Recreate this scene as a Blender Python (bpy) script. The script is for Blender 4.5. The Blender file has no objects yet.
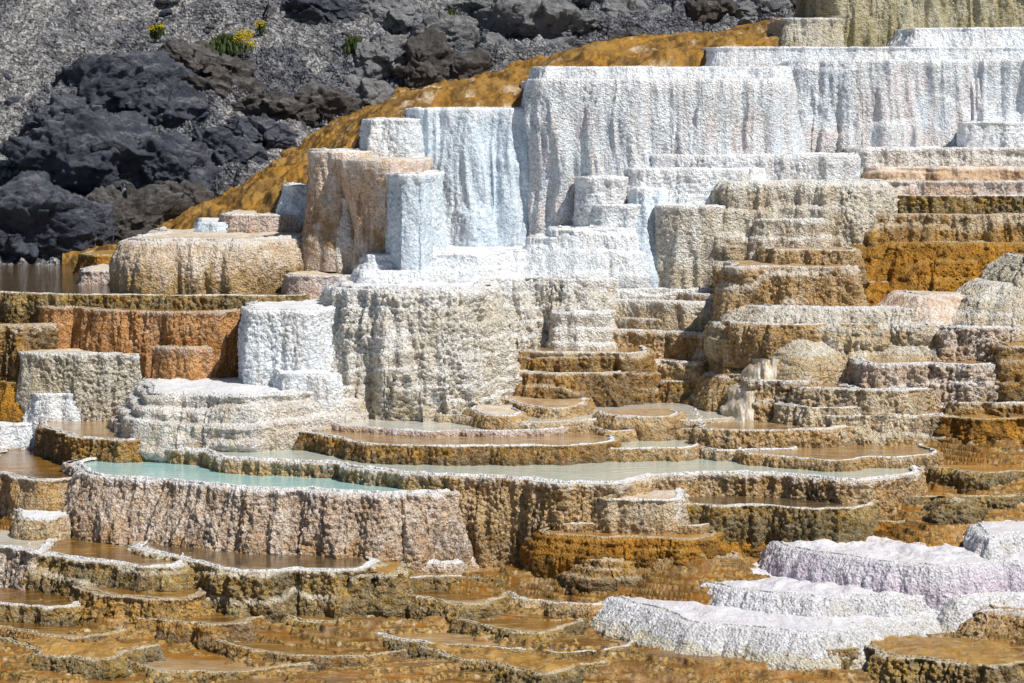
import bpy, math, random
import numpy as np

# ------------------------------------------------------------------ camera, world, sun, exposure
scene = bpy.context.scene
W, H = 1024, 683
F = 2418.0                      # focal length in pixels (85 mm on 36 mm)
CX, CY, HOR = 512.0, 341.5, 110.0
CAMZ = 4.0
PITCH = math.atan((CY - HOR) / F)

cam_data = bpy.data.cameras.new('camera')
cam = bpy.data.objects.new('camera', cam_data)
scene.collection.objects.link(cam)
cam.location = (0, 0, CAMZ)
cam.rotation_euler = (math.radians(90) - PITCH, 0, 0)
cam_data.sensor_width = 36.0
cam_data.lens = F * 36.0 / W
cam_data.clip_start = 0.1
cam_data.clip_end = 5000
scene.camera = cam

SUN_DIR = np.array([0.58, -0.52, 1.00]); SUN_DIR /= np.linalg.norm(SUN_DIR)
elev = math.asin(SUN_DIR[2]); azim = math.atan2(SUN_DIR[0], SUN_DIR[1])
world = bpy.data.worlds.new('World'); scene.world = world; world.use_nodes = True
wn = world.node_tree.nodes; wl = world.node_tree.links
bg = wn['Background']
sky = wn.new('ShaderNodeTexSky'); sky.sky_type = 'NISHITA'; sky.sun_disc = False
sky.sun_elevation = elev; sky.sun_rotation = azim; sky.altitude = 1900
wl.new(sky.outputs[0], bg.inputs[0]); bg.inputs[1].default_value = 0.066
sd = bpy.data.lights.new('sun', 'SUN'); sd.energy = 5.0; sd.angle = math.radians(0.5); sd.color = (1.0, 0.95, 0.87)
sun = bpy.data.objects.new('sun', sd); scene.collection.objects.link(sun)
import mathutils
sun.rotation_euler = mathutils.Vector(tuple(-SUN_DIR)).to_track_quat('-Z', 'Y').to_euler()
vs = scene.view_settings
vs.view_transform = 'Standard'; vs.look = 'None'; vs.exposure = 0.10; vs.gamma = 1.0; vs.use_curve_mapping = False
scene.cycles.max_bounces = 6

# ------------------------------------------------------------------ pixel helpers
cp, sp = math.cos(PITCH), math.sin(PITCH)
def ray(px, py):
    a = (np.asarray(px, float) - CX) / F; b = (CY - np.asarray(py, float)) / F
    return a, cp + b * sp, -sp + b * cp          # x, y(depth), z
def at_Y(px, py, Y):
    x, y, z = ray(px, py); t = Y / y
    return x * t, Y + 0 * t, CAMZ + z * t
def at_z(px, py, z0):
    x, y, z = ray(px, py); t = (z0 - CAMZ) / z
    return x * t, y * t, z0 + 0 * t
def row(Y, z):                                    # picture row of a point
    c = (z - CAMZ); zc = -(Y * cp - c * sp) ; yc = Y * sp + c * cp
    return CY - F * yc / (-zc)

# ------------------------------------------------------------------ numeric noise
def _hash(ix, iy, iz, seed):
    h = (ix.astype(np.int64) * 374761393 + iy.astype(np.int64) * 668265263 + iz.astype(np.int64) * 2147483647 + seed * 1274126177) & 0xffffffff
    h = ((h ^ (h >> 13)) * 1274126177) & 0xffffffff
    h = ((h ^ (h >> 16)) * 2246822519) & 0xffffffff
    return (h ^ (h >> 15)) & 0xffffffff
def vnoise(x, y, z, seed=0):
    x, y, z = np.broadcast_arrays(x, y, z)
    fx, fy, fz = np.floor(x), np.floor(y), np.floor(z)
    tx, ty, tz = x - fx, y - fy, z - fz
    tx = tx * tx * (3 - 2 * tx); ty = ty * ty * (3 - 2 * ty); tz = tz * tz * (3 - 2 * tz)
    ix, iy, iz = fx.astype(np.int64), fy.astype(np.int64), fz.astype(np.int64)
    r = 0
    for dx in (0, 1):
        for dy in (0, 1):
            for dz in (0, 1):
                w = (tx if dx else 1 - tx) * (ty if dy else 1 - ty) * (tz if dz else 1 - tz)
                r = r + w * _hash(ix + dx, iy + dy, iz + dz, seed) / 4294967295.0
    return r * 2 - 1
def fbm(x, y, z, octv=4, seed=0, gain=0.5):
    a, s, r = 1.0, 1.0, 0
    for k in range(octv):
        r = r + a * vnoise(x * s, y * s, z * s, seed + k * 17)
        a *= gain; s *= 2.03
    return r
def worley(x, y, z, seed=0):
    x, y, z = np.broadcast_arrays(x, y, z)
    ix, iy, iz = np.floor(x).astype(np.int64), np.floor(y).astype(np.int64), np.floor(z).astype(np.int64)
    best = np.full(x.shape, 9.0); sec = np.full(x.shape, 9.0)
    for dx in (-1, 0, 1):
        for dy in (-1, 0, 1):
            for dz in (-1, 0, 1):
                a, b, c = ix + dx, iy + dy, iz + dz
                h = _hash(a, b, c, seed)
                px = a + (h & 1023) / 1023.0; py = b + ((h >> 10) & 1023) / 1023.0; pz = c + ((h >> 20) & 1023) / 1023.0
                d = (px - x) ** 2 + (py - y) ** 2 + (pz - z) ** 2
                sec = np.minimum(sec, np.maximum(best, d)); best = np.minimum(best, d)
    return np.sqrt(best), np.sqrt(sec)
def facet(x, y, z, seed=0, jag=1.0):
    """each Voronoi cell is tilted its own way: the broken planes of cracked rock"""
    ix, iy, iz = np.floor(x).astype(np.int64), np.floor(y).astype(np.int64), np.floor(z).astype(np.int64)
    best = np.full(x.shape, 9.0); val = np.zeros(x.shape)
    for dx in (-1, 0, 1):
        for dy in (-1, 0, 1):
            for dz in (-1, 0, 1):
                a, b, c = ix + dx, iy + dy, iz + dz
                h = _hash(a, b, c, seed)
                qx = x - a - (h & 1023) / 1023.0; qy = y - b - ((h >> 10) & 1023) / 1023.0; qz = z - c - ((h >> 20) & 1023) / 1023.0
                d = qx * qx + qy * qy + qz * qz
                h2 = _hash(a, b, c, seed + 1)
                v = qx * ((h2 & 1023) / 511.5 - 1) + qy * (((h2 >> 10) & 1023) / 511.5 - 1) + qz * (((h2 >> 20) & 1023) / 511.5 - 1) + jag * 0.35 * ((h2 >> 5 & 255) / 127.5 - 1)
                val = np.where(d < best, v, val); best = np.minimum(best, d)
    return val
def sstep(a, b, x):
    t = np.clip((x - a) / (b - a), 0, 1); return t * t * (3 - 2 * t)

# ------------------------------------------------------------------ mesh helpers
col = scene.collection
def grid_faces(n, m, close=False):
    """n columns, m rows; vertex index = r*n + c"""
    c = np.arange(n if close else n - 1); r = np.arange(m - 1)
    C, R = np.meshgrid(c, r); C = C.ravel(); R = R.ravel(); C2 = (C + 1) % n
    return np.stack([R * n + C, R * n + C2, (R + 1) * n + C2, (R + 1) * n + C], 1)
def mesh_np(name, verts, faces, mat, parent=None, attrs=None, smooth=True, origin=None, flip=False):
    verts = np.asarray(verts, np.float32).reshape(-1, 3)
    if origin is not None: verts = verts - np.asarray(origin, np.float32)
    faces = np.asarray(faces, np.int32)
    if flip: faces = faces[:, ::-1]
    k = faces.shape[1]
    me = bpy.data.meshes.new(name)
    me.vertices.add(len(verts)); me.vertices.foreach_set('co', verts.ravel())
    me.loops.add(faces.size); me.loops.foreach_set('vertex_index', faces.ravel())
    me.polygons.add(len(faces)); me.polygons.foreach_set('loop_start', np.arange(0, faces.size, k, dtype=np.int32))
    me.polygons.foreach_set('loop_total', np.full(len(faces), k, np.int32))
    me.update(calc_edges=True)
    if smooth: me.polygons.foreach_set('use_smooth', np.ones(len(faces), bool))
    for an, av in (attrs or {}).items():
        a = me.attributes.new(an, 'FLOAT', 'POINT'); a.data.foreach_set('value', np.asarray(av, np.float32).ravel())
    me.materials.append(mat)
    o = bpy.data.objects.new(name, me); col.objects.link(o)
    if parent is not None: o.parent = parent
    return o
def tag(o, label=None, cat=None, group=None, kind=None):
    if label: o['label'] = label
    if cat: o['category'] = cat
    if group: o['group'] = group
    if kind: o['kind'] = kind
    return o
def empty(name, loc):
    o = bpy.data.objects.new(name, None); col.objects.link(o); o.location = loc; o.empty_display_size = 0.1
    return o

# ------------------------------------------------------------------ materials
def nt(m):
    m.use_nodes = True
    t = m.node_tree; return t.nodes, t.links, t.nodes['Principled BSDF']
class G:
    def __init__(s, name):
        s.m = bpy.data.materials.new(name); s.n, s.l, s.p = nt(s.m)
        s.pos = s.n.new('ShaderNodeNewGeometry').outputs['Position']
    def mapv(s, sc, off=(0, 0, 0)):
        mp = s.n.new('ShaderNodeMapping'); s.l.new(s.pos, mp.inputs['Vector'])
        mp.inputs['Scale'].default_value = sc; mp.inputs['Location'].default_value = off
        return mp.outputs[0]
    def noise(s, scale, detail=4, rough=0.55, vec=None, dist=0.0):
        t = s.n.new('ShaderNodeTexNoise'); t.inputs['Scale'].default_value = scale; t.inputs['Detail'].default_value = detail
        t.inputs['Roughness'].default_value = rough; t.inputs['Distortion'].default_value = dist
        s.l.new(vec if vec is not None else s.pos, t.inputs['Vector']); return t.outputs['Fac']
    def voro(s, scale, feature='F1', vec=None):
        t = s.n.new('ShaderNodeTexVoronoi'); t.feature = feature; t.inputs['Scale'].default_value = scale
        s.l.new(vec if vec is not None else s.pos, t.inputs['Vector']); return t.outputs['Distance']
    def cell(s, scale, vec=None):
        t = s.n.new('ShaderNodeTexVoronoi'); t.inputs['Scale'].default_value = scale
        s.l.new(vec if vec is not None else s.pos, t.inputs['Vector'])
        q = s.n.new('ShaderNodeSeparateColor'); s.l.new(t.outputs['Color'], q.inputs[0]); return q.outputs[0]
    def scale_c(s, c, f):
        t = s.n.new('ShaderNodeVectorMath'); t.operation = 'SCALE'; s.l.new(c, t.inputs[0]); s.l.new(f, t.inputs['Scale']); return t.outputs[0]
    def attr(s, name):
        t = s.n.new('ShaderNodeAttribute'); t.attribute_name = name; return t.outputs['Fac']
    def math(s, op, a, b=0.0, c=0.0, clamp=False):
        t = s.n.new('ShaderNodeMath'); t.operation = op; t.use_clamp = clamp
        for i, v in enumerate((a, b, c)):
            if isinstance(v, (int, float)): t.inputs[i].default_value = v
            else: s.l.new(v, t.inputs[i])
        return t.outputs[0]
    def ramp(s, v, lo, hi, a=0.0, b=1.0):
        t = s.n.new('ShaderNodeMapRange'); t.interpolation_type = 'SMOOTHSTEP'
        s.l.new(v, t.inputs['Value'])
        t.inputs['From Min'].default_value = lo; t.inputs['From Max'].default_value = hi
        t.inputs['To Min'].default_value = a; t.inputs['To Max'].default_value = b
        return t.outputs['Result']
    def mix(s, f, a, b):
        t = s.n.new('ShaderNodeMix'); t.data_type = 'RGBA'
        if isinstance(f, (int, float)): t.inputs[0].default_value = f
        else: s.l.new(f, t.inputs[0])
        for i, v in ((6, a), (7, b)):
            if isinstance(v, tuple): t.inputs[i].default_value = (*v[:3], 1)
            else: s.l.new(v, t.inputs[i])
        return t.outputs[2]
    def bump(s, h, dist, strength=1.0, prev=None):
        t = s.n.new('ShaderNodeBump'); t.inputs['Distance'].default_value = dist; t.inputs['Strength'].default_value = strength
        s.l.new(h, t.inputs['Height'])
        if prev is not None: s.l.new(prev, t.inputs['Normal'])
        return t.outputs[0]
    def out(s, c, rough=0.6, normal=None, spec=0.3):
        if isinstance(c, tuple): s.p.inputs['Base Color'].default_value = (*c[:3], 1)
        else: s.l.new(c, s.p.inputs['Base Color'])
        if isinstance(rough, (int, float)): s.p.inputs['Roughness'].default_value = rough
        else: s.l.new(rough, s.p.inputs['Roughness'])
        s.p.inputs['Specular IOR Level'].default_value = spec
        if normal is not None: s.l.new(normal, s.p.inputs['Normal'])
        return s.m

def srgb(r, g, b):
    f = lambda c: ((c / 255 + 0.055) / 1.055) ** 2.4 if c > 10 else c / 255 / 12.92
    return (f(r), f(g), f(b))

def crust(name, A, B, stain, stain_h=0.35, stain_amt=1.0, streak=None, streak_amt=0.5, speck=None, speck_amt=0.6, rimc=None,
          bump=0.014, vstretch=0.35, rough=0.7, spec=0.25, grain=0.55, wash=None, wash_amt=0.6, sfreq=6.5):
    """travertine: two base tones in patches, mineral streaks that run down, algae stain that starts at the foot, dark speckle between grains"""
    g = G(name)
    h = g.attr('hgt'); cav = g.attr('knob')
    n1 = g.noise(2.2, 5, 0.6)
    c = g.mix(g.ramp(n1, 0.38, 0.62), A, B)
    st = g.noise(1.0, 5, 0.65, g.mapv((sfreq, sfreq, 6.5 * vstretch * 0.28)))
    if streak: c = g.mix(g.math('MULTIPLY', g.ramp(st, 0.50, 0.68), streak_amt), c, streak)
    # stain: foot-up, broken by noise
    n3 = g.noise(5.5, 6, 0.7, g.mapv((1, 1, 0.6), (7, 3, 1)))
    e = g.math('ADD', g.math('SUBTRACT', stain_h, h), g.math('MULTIPLY', g.math('SUBTRACT', n3, 0.5), 2.2))
    c = g.mix(g.math('MULTIPLY', g.ramp(e, -0.08, 0.22), stain_amt), c, stain)
    if wash:
        wn_ = g.noise(1.0, 7, 0.68, g.mapv((2.2, 2.2, 1.1), (11, 4, 6)))
        c = g.mix(g.math('MULTIPLY', g.ramp(wn_, 0.50, 0.60), wash_amt), c, wash)
        wn2 = g.noise(1.0, 7, 0.7, g.mapv((9, 9, 3.2), (1, 14, 6)))
        c = g.mix(g.math('MULTIPLY', g.ramp(wn2, 0.55, 0.64), wash_amt), c, wash)
    # grain speckle
    if speck:
        v = g.noise(30, 4, 0.75, g.mapv((1, 1, 0.8)))
        big = g.noise(3.0, 3, 0.5, g.mapv((1, 1, 1), (3, 9, 4)))
        f = g.ramp(g.math('ADD', v, g.math('MULTIPLY', g.math('SUBTRACT', big, 0.5), 0.5)), 0.50, 0.62)
        c = g.mix(g.math('MULTIPLY', f, speck_amt), c, speck)
    tone = g.noise(14, 5, 0.7)
    c = g.mix(g.ramp(tone, 0.3, 0.7, 0.0, 0.28), c, (0.78, 0.76, 0.72) if not rimc else rimc)
    wv = g.noise(6, 3, 0.6)
    cells = g.math('ADD', g.math('MULTIPLY', g.cell(34), 0.5), g.math('MULTIPLY', g.cell(70), 0.5))
    c = g.scale_c(c, g.math('ADD', 1.0 - grain * 0.55, g.math('MULTIPLY', cells, grain)))
    if rimc:
        e2 = g.math('ADD', h, g.math('MULTIPLY', g.math('SUBTRACT', g.noise(9, 4, 0.6), 0.5), 0.5))
        c = g.mix(g.ramp(e2, 0.86, 1.02, 0.0, 0.85), c, rimc)
        c = g.mix(g.math('MULTIPLY', g.attr('ledge'), g.ramp(g.noise(16, 4, 0.6), 0.35, 0.6, 0.2, 0.85)), c, rimc)
    b0 = g.bump(g.noise(1.0, 4, 0.6, g.mapv((34, 34, 4.5))), bump * 1.6)
    b1 = g.bump(g.noise(22, 6, 0.72), bump * 1.9, 1.0, b0)
    b2 = g.bump(g.voro(48, 'F1'), bump * 1.1, 1.0, b1)
    return g.out(c, rough, b2, spec)

WHITE = (0.74, 0.76, 0.79); ICE = (0.50, 0.58, 0.68); CREAM = (0.60, 0.53, 0.42); GREYC = (0.42, 0.38, 0.31)
TAN = (0.42, 0.30, 0.16); GOLD = (0.44, 0.24, 0.035); OLIVE = (0.16, 0.11, 0.022); ORANGE = (0.52, 0.24, 0.07)
BROWN = (0.20, 0.11, 0.035); PINK = (0.58, 0.44, 0.40); LAV = (0.60, 0.52, 0.68); DARK = (0.07, 0.045, 0.015)
M = {}
M['white'] = crust('white_travertine', (0.76,0.80,0.83), (0.66,0.72,0.78), (0.56,0.50,0.44), 0.05, 0.5, (0.78,0.79,0.80), 0.55, (0.42,0.42,0.44), 0.45, (0.84,0.85,0.87), wash=(0.70,0.62,0.55), wash_amt=0.30, bump=0.009)
M['ice'] = crust('bluish_white_travertine', (0.62,0.71,0.79), (0.50,0.61,0.71), (0.50,0.47,0.46), 0.0, 0.4, (0.62,0.64,0.68), 0.5, (0.34,0.38,0.44), 0.3, (0.80,0.83,0.87), bump=0.006)
M['cream'] = crust('cream_travertine', (0.66,0.54,0.36), (0.52,0.38,0.21), (0.44,0.27,0.08), 0.2, 0.6, (0.66,0.64,0.60), 0.5, (0.20,0.14,0.07), 0.7, (0.80,0.78,0.74), wash=(0.46,0.28,0.08), wash_amt=0.60)
M['greycream'] = crust('grey_cream_travertine', (0.62,0.57,0.46), (0.50,0.45,0.33), (0.42,0.30,0.12), 0.12, 0.5, (0.62,0.62,0.62), 0.5, (0.24,0.20,0.13), 0.45, (0.76,0.76,0.74), wash=(0.50,0.38,0.17), wash_amt=0.35)
M['pebbly'] = crust('grey_pink_knobbly_travertine', (0.70,0.57,0.44), (0.56,0.41,0.28), (0.42,0.21,0.03), 0.20, 0.85, (0.70,0.66,0.64), 0.5, (0.15,0.09,0.05), 0.85, (0.82,0.80,0.80), wash=(0.44,0.25,0.09), wash_amt=0.5)
M['tan'] = crust('tan_travertine', (0.58,0.39,0.17), (0.46,0.26,0.07), (0.33,0.18,0.035), 0.30, 0.8, (0.60,0.53,0.42), 0.45, (0.13,0.075,0.02), 0.85, (0.74,0.68,0.60), wash=(0.40,0.22,0.04), wash_amt=0.60)
M['gold'] = crust('golden_brown_travertine', (0.46,0.24,0.02), (0.30,0.14,0.012), (0.11,0.065,0.012), 0.30, 0.8, (0.45,0.30,0.10), 0.5, (0.07,0.04,0.01), 0.65, (0.68,0.58,0.44), wash=(0.13,0.065,0.012), wash_amt=0.75)
M['amber'] = crust('amber_travertine', (0.50,0.22,0.015), (0.30,0.125,0.010), (0.12,0.06,0.01), 0.05, 0.8, (0.52,0.33,0.09), 0.5, (0.10,0.055,0.01), 0.6, (0.50,0.30,0.08), wash=(0.14,0.065,0.012), wash_amt=0.85)
M['orange'] = crust('orange_travertine', (0.66,0.34,0.11), (0.54,0.23,0.05), (0.42,0.17,0.02), 0.45, 0.8, (0.62,0.42,0.26), 0.5, (0.22,0.10,0.03), 0.45, (0.62,0.50,0.42), wash=(0.30,0.12,0.02), wash_amt=0.60)
M['olive'] = crust('olive_gold_travertine', (0.40,0.235,0.025), (0.24,0.13,0.014), (0.13,0.085,0.012), 0.35, 0.8, (0.50,0.40,0.14), 0.4, (0.06,0.04,0.008), 0.7, (0.74,0.68,0.55), wash=(0.12,0.075,0.012), wash_amt=0.75)
M['drape'] = crust('brown_streaked_travertine', (0.62,0.46,0.32), (0.46,0.30,0.17), (0.30,0.16,0.04), 0.45, 0.8, (0.20,0.10,0.035), 0.9, (0.20,0.12,0.05), 0.4, (0.70,0.60,0.52), bump=0.005, vstretch=0.15, wash=(0.28,0.15,0.05), wash_amt=0.60)
M['pinkish'] = crust('pinkish_travertine', (0.62,0.50,0.44), (0.54,0.40,0.33), (0.46,0.30,0.15), 0.2, 0.6, (0.70,0.66,0.64), 0.5, (0.30,0.20,0.15), 0.45, (0.80,0.76,0.74), wash=(0.52,0.32,0.16), wash_amt=0.60)
M['lavender'] = crust('lavender_white_travertine', (0.66,0.60,0.70), (0.72,0.70,0.75), (0.58,0.46,0.56), 0.45, 0.5, (0.76,0.74,0.78), 0.4, (0.5,0.44,0.5), 0.3, (0.83,0.83,0.87))
M['yellowish'] = crust('pale_yellow_travertine', (0.50,0.46,0.33), (0.40,0.36,0.22), (0.36,0.30,0.12), 0.25, 0.6, (0.34,0.26,0.09), 0.7, (0.22,0.18,0.08), 0.4, (0.6,0.58,0.48), vstretch=0.2, wash=(0.36,0.27,0.08), wash_amt=0.60)
M['rim_white'] = crust('white_rim_crust', (0.82,0.81,0.80), (0.70,0.67,0.64), (0.6,0.5,0.38), -0.6, 0.4, None, 0, (0.42,0.33,0.24), 0.5, (0.86,0.86,0.87), wash=(0.56,0.42,0.25), wash_amt=0.6)
M['rim_cream'] = crust('cream_rim_crust', (0.74,0.68,0.60), (0.60,0.52,0.42), (0.5,0.35,0.15), -0.6, 0.4, None, 0, (0.32,0.22,0.11), 0.6, (0.80,0.77,0.73), wash=(0.42,0.26,0.07), wash_amt=0.8)
M['rim_gold'] = crust('golden_rim_crust', (0.52,0.38,0.17), (0.36,0.23,0.06), (0.4,0.25,0.05), -0.6, 0.4, None, 0, (0.16,0.10,0.03), 0.6, (0.62,0.52,0.36), wash=(0.20,0.11,0.02), wash_amt=0.85)
M['creamtall'] = crust('pale_cream_flowstone', (0.68,0.63,0.53), (0.60,0.52,0.39), (0.50,0.34,0.12), 0.22, 0.8, (0.76,0.74,0.70), 0.6, (0.30,0.21,0.10), 0.55, (0.84,0.83,0.80), vstretch=0.25, wash=(0.55,0.42,0.24), wash_amt=0.40)
M['whitewarm'] = crust('warm_white_travertine', (0.78,0.75,0.70), (0.70,0.67,0.64), (0.58,0.44,0.28), 0.10, 0.6, (0.62,0.50,0.38), 0.45, (0.45,0.36,0.26), 0.4, (0.86,0.86,0.85), vstretch=0.25, wash=(0.58,0.47,0.34), wash_amt=0.50)
M['mound'] = crust('white_mound_crust', (0.76,0.76,0.80), (0.68,0.68,0.70), (0.58,0.50,0.28), 0.38, 0.7, (0.60,0.56,0.52), 0.4, (0.45,0.40,0.34), 0.4, (0.85,0.85,0.88), wash=(0.60,0.55,0.44), wash_amt=0.35)
M['curtain'] = crust('streaked_stone_curtain', (0.66,0.50,0.37), (0.52,0.34,0.20), (0.26,0.13,0.03), 0.35, 0.8, (0.22,0.11,0.04), 0.9, (0.22,0.12,0.05), 0.5, (0.74,0.66,0.60), bump=0.008, vstretch=0.12, wash=(0.74,0.70,0.66), wash_amt=0.6, sfreq=16)
M['creamwhite'] = crust('white_and_cream_knobbly_travertine', (0.78,0.76,0.71), (0.70,0.65,0.56), (0.50,0.38,0.18), 0.15, 0.6, (0.78,0.79,0.80), 0.7, (0.34,0.27,0.16), 0.6, (0.85,0.85,0.85), wash=(0.52,0.42,0.25), wash_amt=0.45)
M['creamgold'] = crust('cream_travertine_with_gold_foot', (0.72,0.62,0.50), (0.62,0.48,0.34), (0.42,0.25,0.04), 0.45, 0.85, (0.60,0.42,0.28), 0.6, (0.26,0.16,0.06), 0.6, (0.80,0.75,0.70), wash=(0.44,0.27,0.07), wash_amt=0.4)
M['whitepink'] = crust('white_travertine_with_pink_and_tan_stains', (0.72,0.78,0.83), (0.64,0.71,0.78), (0.66,0.54,0.48), 0.30, 0.6, (0.62,0.52,0.44), 0.55, (0.44,0.42,0.42), 0.45, (0.84,0.85,0.87), wash=(0.68,0.57,0.55), wash_amt=0.5, bump=0.012)
def topmat(name, A, B, Cc, spec=0.35, rough=0.5):
    g = G(name)
    c = g.mix(g.ramp(g.noise(2.5, 6, 0.65, g.mapv((1, 2.2, 1))), 0.38, 0.62), A, B)
    c = g.mix(g.ramp(g.noise(9, 6, 0.7, g.mapv((1, 2.0, 1), (5, 5, 5))), 0.50, 0.66, 0, 0.8), c, Cc)
    b = g.bump(g.noise(24, 6, 0.7), 0.02)
    return g.out(c, rough, b, spec)
M['top_white'] = topmat('dry_white_flat', (0.78,0.79,0.82), (0.70,0.72,0.76), (0.70,0.66,0.62))
M['top_cream'] = topmat('dry_cream_flat', (0.66,0.58,0.48), (0.54,0.43,0.30), (0.74,0.70,0.65))
M['top_tan'] = topmat('wet_tan_flat', (0.48,0.34,0.20), (0.38,0.24,0.11), (0.58,0.48,0.36), rough=0.3)
M['top_gold'] = topmat('wet_golden_flat', (0.42,0.24,0.06), (0.30,0.16,0.03), (0.50,0.36,0.18), rough=0.3)
M['top_lav'] = topmat('dry_lavender_flat', (0.74,0.74,0.78), (0.66,0.65,0.70), (0.66,0.56,0.54))
def water(name, A, B, rough=0.04, rip=0.004, Cc=None, spec=0.5, scale=3.0, shore=(0.50,0.40,0.26)):
    g = G(name)
    c = g.mix(g.ramp(g.noise(scale * 0.4, 4, 0.6, g.mapv((1, 1.8, 1))), 0.36, 0.64), A, B)
    if Cc: c = g.mix(g.ramp(g.noise(scale * 1.3, 6, 0.7, g.mapv((1, 3.5, 1))), 0.50, 0.68, 0, 0.85), c, Cc)
    ed = g.math('ADD', g.attr('edge'), g.math('MULTIPLY', g.math('SUBTRACT', g.noise(6, 5, 0.7), 0.5), 0.45))
    c = g.mix(g.ramp(ed, 0.0, 0.16, 0.8, 0.0), c, shore)
    b = g.bump(g.noise(9, 4, 0.55, g.mapv((1, 2.2, 1))), rip)
    b = g.bump(g.noise(38, 2, 0.5, g.mapv((1, 1.6, 1))), rip * 0.25, 1, b)
    return g.out(c, rough, b, spec)
M['w_aqua'] = water('milky_aqua_water', (0.40,0.59,0.57), (0.33,0.54,0.53), 0.06, 0.004, shore=(0.42,0.58,0.56))
M['w_pale'] = water('pale_green_milky_water', (0.52,0.54,0.45), (0.46,0.52,0.46), 0.06, 0.006, (0.62,0.60,0.52))
M['w_milk'] = water('milky_grey_water', (0.56,0.55,0.49), (0.50,0.46,0.38), 0.08, 0.010, (0.70,0.70,0.68))
M['w_tan'] = water('shallow_tan_water', (0.38,0.25,0.12), (0.27,0.155,0.06), 0.05, 0.006, (0.50,0.42,0.30))
M['w_gold'] = water('shallow_golden_water', (0.24,0.115,0.018), (0.12,0.056,0.010), 0.05, 0.006, (0.42,0.28,0.10))
M['w_dark'] = water('dark_brown_water', (0.13,0.09,0.05), (0.09,0.06,0.03), 0.03, 0.004, (0.22,0.14,0.06))
M['w_orange'] = water('shallow_orange_water', (0.46,0.22,0.05), (0.32,0.14,0.025), 0.05, 0.006, (0.50,0.36,0.18))

# ------------------------------------------------------------------ terrace builder
Z = {}; YR = {}; ANCH = []
def densify(P, ds, rnd):
    P = np.asarray(P, float)
    seg = np.hypot(*np.diff(P, axis=0).T); L = np.concatenate([[0], np.cumsum(seg)])
    n = max(8, int(L[-1] / ds)); s = np.linspace(0, L[-1], n)
    Q = np.stack([np.interp(s, L, P[:, 0]), np.interp(s, L, P[:, 1])], 1)
    k = max(1, int(rnd / (L[-1] / n)))
    w = np.exp(-0.5 * (np.arange(-3 * k, 3 * k + 1) / k) ** 2); w /= w.sum()
    pad = 3 * k
    R = np.empty_like(Q)
    for i in (0, 1):
        a = np.concatenate([2 * Q[0, i] - Q[pad:0:-1, i] if pad < n else np.full(pad, Q[0, i]), Q[:, i], 2 * Q[-1, i] - Q[-2:-pad - 2:-1, i] if pad < n - 1 else np.full(pad, Q[-1, i])])
        R[:, i] = np.convolve(a, w, 'same')[pad:pad + n] if len(a) == n + 2 * pad else Q[:, i]
    return R
def normals(Q):
    t = np.gradient(Q, axis=0); l = np.hypot(t[:, 0], t[:, 1]) + 1e-9; t /= l[:, None]
    return np.stack([t[:, 1], -t[:, 0]], 1)
def arclen(Q):
    return np.concatenate([[0], np.cumsum(np.hypot(*np.diff(Q, axis=0).T))])
SEED = [0]
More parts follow.
